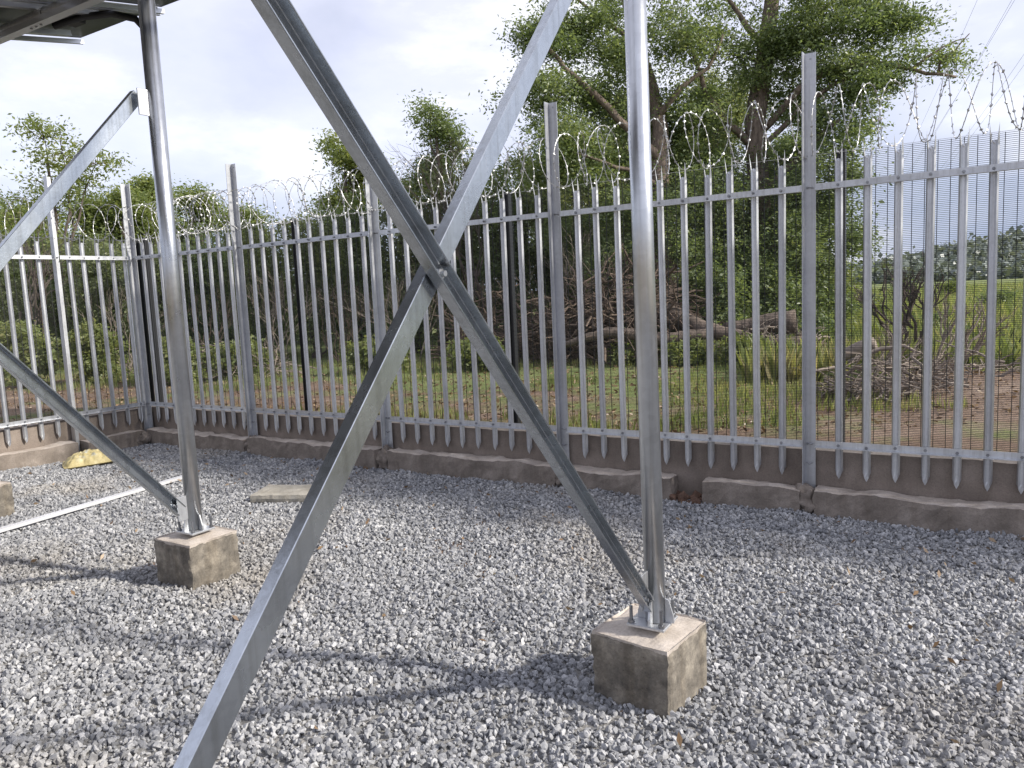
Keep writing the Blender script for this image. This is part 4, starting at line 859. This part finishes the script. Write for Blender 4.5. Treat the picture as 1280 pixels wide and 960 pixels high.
def farwood(n):
    C = []
    a = Vector((-55.07, 12.91, 2.02)); b_ = Vector((-34.55, 30.56, 1.49))
    for _ in range(n):
        t = rnd.random(); p = a.lerp(b_, t); hmax = 5.6 + 1.6 * fbm(t * 7, 5, 3) - 3.2 * max(0, t - 0.75) / 0.25
        C.append((p.x + rnd.uniform(-2, 2), p.y + rnd.uniform(-2, 2), 0.3 + hmax * rnd.random() ** 0.8))
    C = np.array(C); k = 60; P = (C[:, None, :] + RS.normal(size=(n, k, 3)) * np.array([.5, .5, .32])).reshape(-1, 3)
    t = np.clip(np.repeat(0.45 + RS.normal(size=n) * 0.17, k) + RS.normal(size=n * k) * 0.12, 0, 1)
    return tag(leaves('distant_woodland', P, 0.20, M_LEAFO, None, t, aspect=0.6), 'olive bank of distant woodland closing the view behind the left fence', 'woodland', kind='stuff')
farwood(900)
# grass and litter
def blades(name, P, h_, wd, label, cat, mat_, lean=0.35):
    n = len(P); a = RS.uniform(0, 6.283, n); dx = np.stack([np.cos(a), np.sin(a), np.zeros(n)], 1)
    H = (h_ * RS.uniform(0.4, 1.3, n))[:, None]; b2 = RS.uniform(0, 6.283, n); ln = np.stack([np.cos(b2), np.sin(b2), np.zeros(n)], 1) * H * RS.uniform(0.1, 1, n)[:, None] * lean
    w_ = wd * RS.uniform(0.6, 1.3, n)[:, None]; up_ = np.array([0, 0, 1.0])
    v = np.stack([P - dx * w_, P + dx * w_, P + ln * 0.4 + up_ * H * 0.6 + dx * w_ * 0.6, P + ln + up_ * H], 1).reshape(-1, 3)
    me = np_mesh(name, v, np.arange(n * 4).reshape(-1, 4), mat_, np.repeat(np.clip(0.5 + RS.normal(size=n) * 0.17 + np.array([0.5 * noise.noise(Vector((p[0] * 0.35, p[1] * 0.35, 2))) + 0.3 * noise.noise(Vector((p[0] * 1.3, p[1] * 1.3, 7))) for p in P]), 0, 1), 4))
    return tag(link(name, me), label, cat, kind='stuff')
fwd = np.array([math.sin(yaw), math.cos(yaw)]); rgt = np.array([math.cos(yaw), -math.sin(yaw)])
def scatter(n, d0, d1, t0, t1, keep, power=1.0):
    out = []
    while len(out) < n:
        u = rnd.random() ** power; D = d0 + (d1 - d0) * u; t = rnd.uniform(t0, t1)
        p = fwd * D + rgt * D * t; x, y = p
        if (y > 6.35 or x < -9.75) and keep(x, y, D): out.append((x, y, ground_z(x, y) - 0.01))
    return np.array(out)
def gkeep(x, y, D):
    s = noise.noise(Vector((x * 0.7, y * 0.7, 0.3))) + 0.5 * noise.noise(Vector((x * 2.1, y * 2.1, 4)))
    edge = 0.28 if (y < 8.2 and x > -9) else 0.0
    if x < -4: edge = 0.55 if D < 13.5 else 0.0
    if x > -0.6 and y < 9.0: edge = 0.45
    return s > edge - 0.14 and mound(x, y) < 0.08
blades('grass', scatter(42000, 7.0, 20, -0.72, 0.72, gkeep), 0.12, 0.0065, 'tufts of green grass on the ground between the fence and the thicket', 'grass', M_GRASS)
blades('field_grass', scatter(36000, 10.0, 70, 0.30, 0.80, lambda x, y, D: D > 9.8 and mound(x, y) < 0.06, 1.5), 0.42, 0.020, 'tall bright green grass of the open field at the right', 'grass', M_GRASS, 0.5)
P = scatter(17000, 6.6, 17, -0.72, 0.72, lambda x, y, D: True); P[:, 2] += 0.02
leaves('leaf_litter', P, 0.06, M_LITTER, None, RS.uniform(0, 1, len(P)), droop=0.0); tag(bpy.data.objects['leaf_litter'], 'dry brown leaves and twigs littering the red soil', 'litter', kind='stuff')

P = np.array([(x, y, -0.075) for x, y in [(rnd.uniform(-9.0, 1.4), 5.75 - abs(rnd.gauss(0, 1.6))) for _ in range(420)] if y > 0.8])
leaves('blown_leaves', P, 0.045, M_LITTER, None, RS.uniform(0, 1, len(P)), droop=0.0); tag(bpy.data.objects['blown_leaves'], 'few dry leaves blown onto the gravel', 'litter', kind='stuff')
# distant wooded hill, far tree line and ridge at the right, distance haze painted in
def ridge(name, pts, depth, mat_, zb=-2):
    """pts: (x, y, z) crest; slopes down on both sides"""
    mb = MB(); cr_ = [Vector(p) for p in pts]; fine = []
    for a, b_ in zip(cr_[:-1], cr_[1:]):
        for k in range(14): fine.append(a.lerp(b_, k / 14))
    fine.append(cr_[-1]); vs = []
    for p in fine:
        d = Vector((p.x, p.y, 0)).normalized()
        for f, zf in ((-1, 0), (-0.6, .45), (-0.25, .86), (0, 1), (0.5, .6), (1.2, 0)):
            z = zb + (p.z - zb) * zf; q = Vector((p.x, p.y, 0)) + d * depth * f; q.z = z + (p.z - zb) * 0.06 * fbm(q.x * 0.05, q.y * 0.05, 1) * (zf > 0); vs.append(q)
    n = 6; mb.add(vs, [(i * n + k, (i + 1) * n + k, (i + 1) * n + k + 1, i * n + k + 1) for i in range(len(fine) - 1) for k in range(n - 1)])
    return tag(mb.build(name, mat_, sm=True), kind='structure'), fine
M_HILL = plain('wooded_hill_hazed', (0.14, 0.165, 0.145), 0.95, 0, 0.5, 0.15)  # greyed colour: distance haze is painted in, no air volume
M_RIDGE = plain('far_ridge_hazed', (0.16, 0.20, 0.27), 1.0, 0, 0.1, 0.01)  # the blue is aerial haze painted into the ridge colour
hill, crest = ridge('hill', [(-38.70, 273.26, 1.83), (-28.39, 274.12, 4.07), (-19.50, 274.01, 5.78), (-8.93, 275.01, 7.79), (5.19, 278.34, 10.43), (28.50, 287.41, 12.67), (59.93, 306.52, 7.35)], 60, M_HILL)
ridge('far_ridge', [(-399.30, 1297.31, 13.26), (-286.37, 1369.26, 17.89), (-201.76, 1423.70, 25.34), (-139.48, 1462.39, 20.73), (-3.46, 1546.18, 5.61), (279.31, 1723.75, -1.37)], 120, M_RIDGE)
def wood(name, n, fn, size, label, mat_):
    C = np.array([fn() for _ in range(n)]); k = 26
    off = RS.normal(size=(n, k, 3)) * np.array([1.6, 1.6, 1.1]); sc_ = RS.uniform(0.6, 1.25, n)[:, None, None]
    P = (C[:, None, :] + off * sc_).reshape(-1, 3); t = np.clip(np.repeat(0.45 + RS.normal(size=n) * 0.2, k) + RS.normal(size=n * k) * 0.1, 0, 1)
    o = leaves(name, P, size, mat_, None, t, aspect=0.8); return tag(o, label, 'woodland', kind='stuff')
def on_hill():
    i = rnd.randrange(len(crest)); p = crest[i]; d = Vector((p.x, p.y, 0)).normalized(); f = -rnd.random() * 1.0
    zf = np.interp(f, [-1, -.6, -.25, 0], [0, .45, .86, 1]); q = Vector((p.x, p.y, 0)) + d * 60 * f; sd_ = Vector((-d.y, d.x, 0)) * rnd.uniform(-3, 3)
    return (q.x + sd_.x, q.y + sd_.y, -2 + (p.z + 2) * zf + 1.0)
M_FAR = leaf('far_foliage_hazed', [(0.14, 0.17, 0.16), (0.18, 0.21, 0.19), (0.22, 0.25, 0.215)], 0.2)  # pale bluish leaf colours stand in for haze over the far woods
wood('hill_forest', 1200, on_hill, 1.7, 'far dark woodland covering the hill at the right edge', M_FAR)
t0 = Vector((-27.74, 160.84, -0.16)); t1 = Vector((16.68, 164.95, -1.02))
wood('far_treeline', 260, lambda: tuple(t0.lerp(t1, rnd.random()) + Vector((rnd.uniform(-3, 3), rnd.uniform(-6, 6), rnd.uniform(0.3, 2.1)))), 1.1, 'far line of dark bushes at the end of the green field', M_FAR)

# overhead power line, faint in the sky at the right
cl = empty('power_line', (-3.12, 71.50, 16.36), 'three faint overhead power cables slanting across the sky at upper right', 'power line')
for a, b_ in (((0.96, 52.87, 17.97), (-16.55, 158.30, 16.57)), ((0.73, 52.60, 17.12), (-17.50, 157.61, 15.91)), ((-1.03, 61.56, 21.04), (-20.27, 167.61, 14.72)), ((2.82, 53.88, 16.80), (-12.89, 160.59, 16.38)), ((3.04, 53.97, 16.44), (-11.93, 161.26, 16.90))):
    a, b_ = Vector(a), Vector(b_); mb = MB(); mb.tube([a.lerp(b_, t) + Vector((0, 0, -3.0 * t * (1 - t))) for t in [k / 12 for k in range(13)]], 0.011, 5); mb.build('cable', M_LINE, cl)
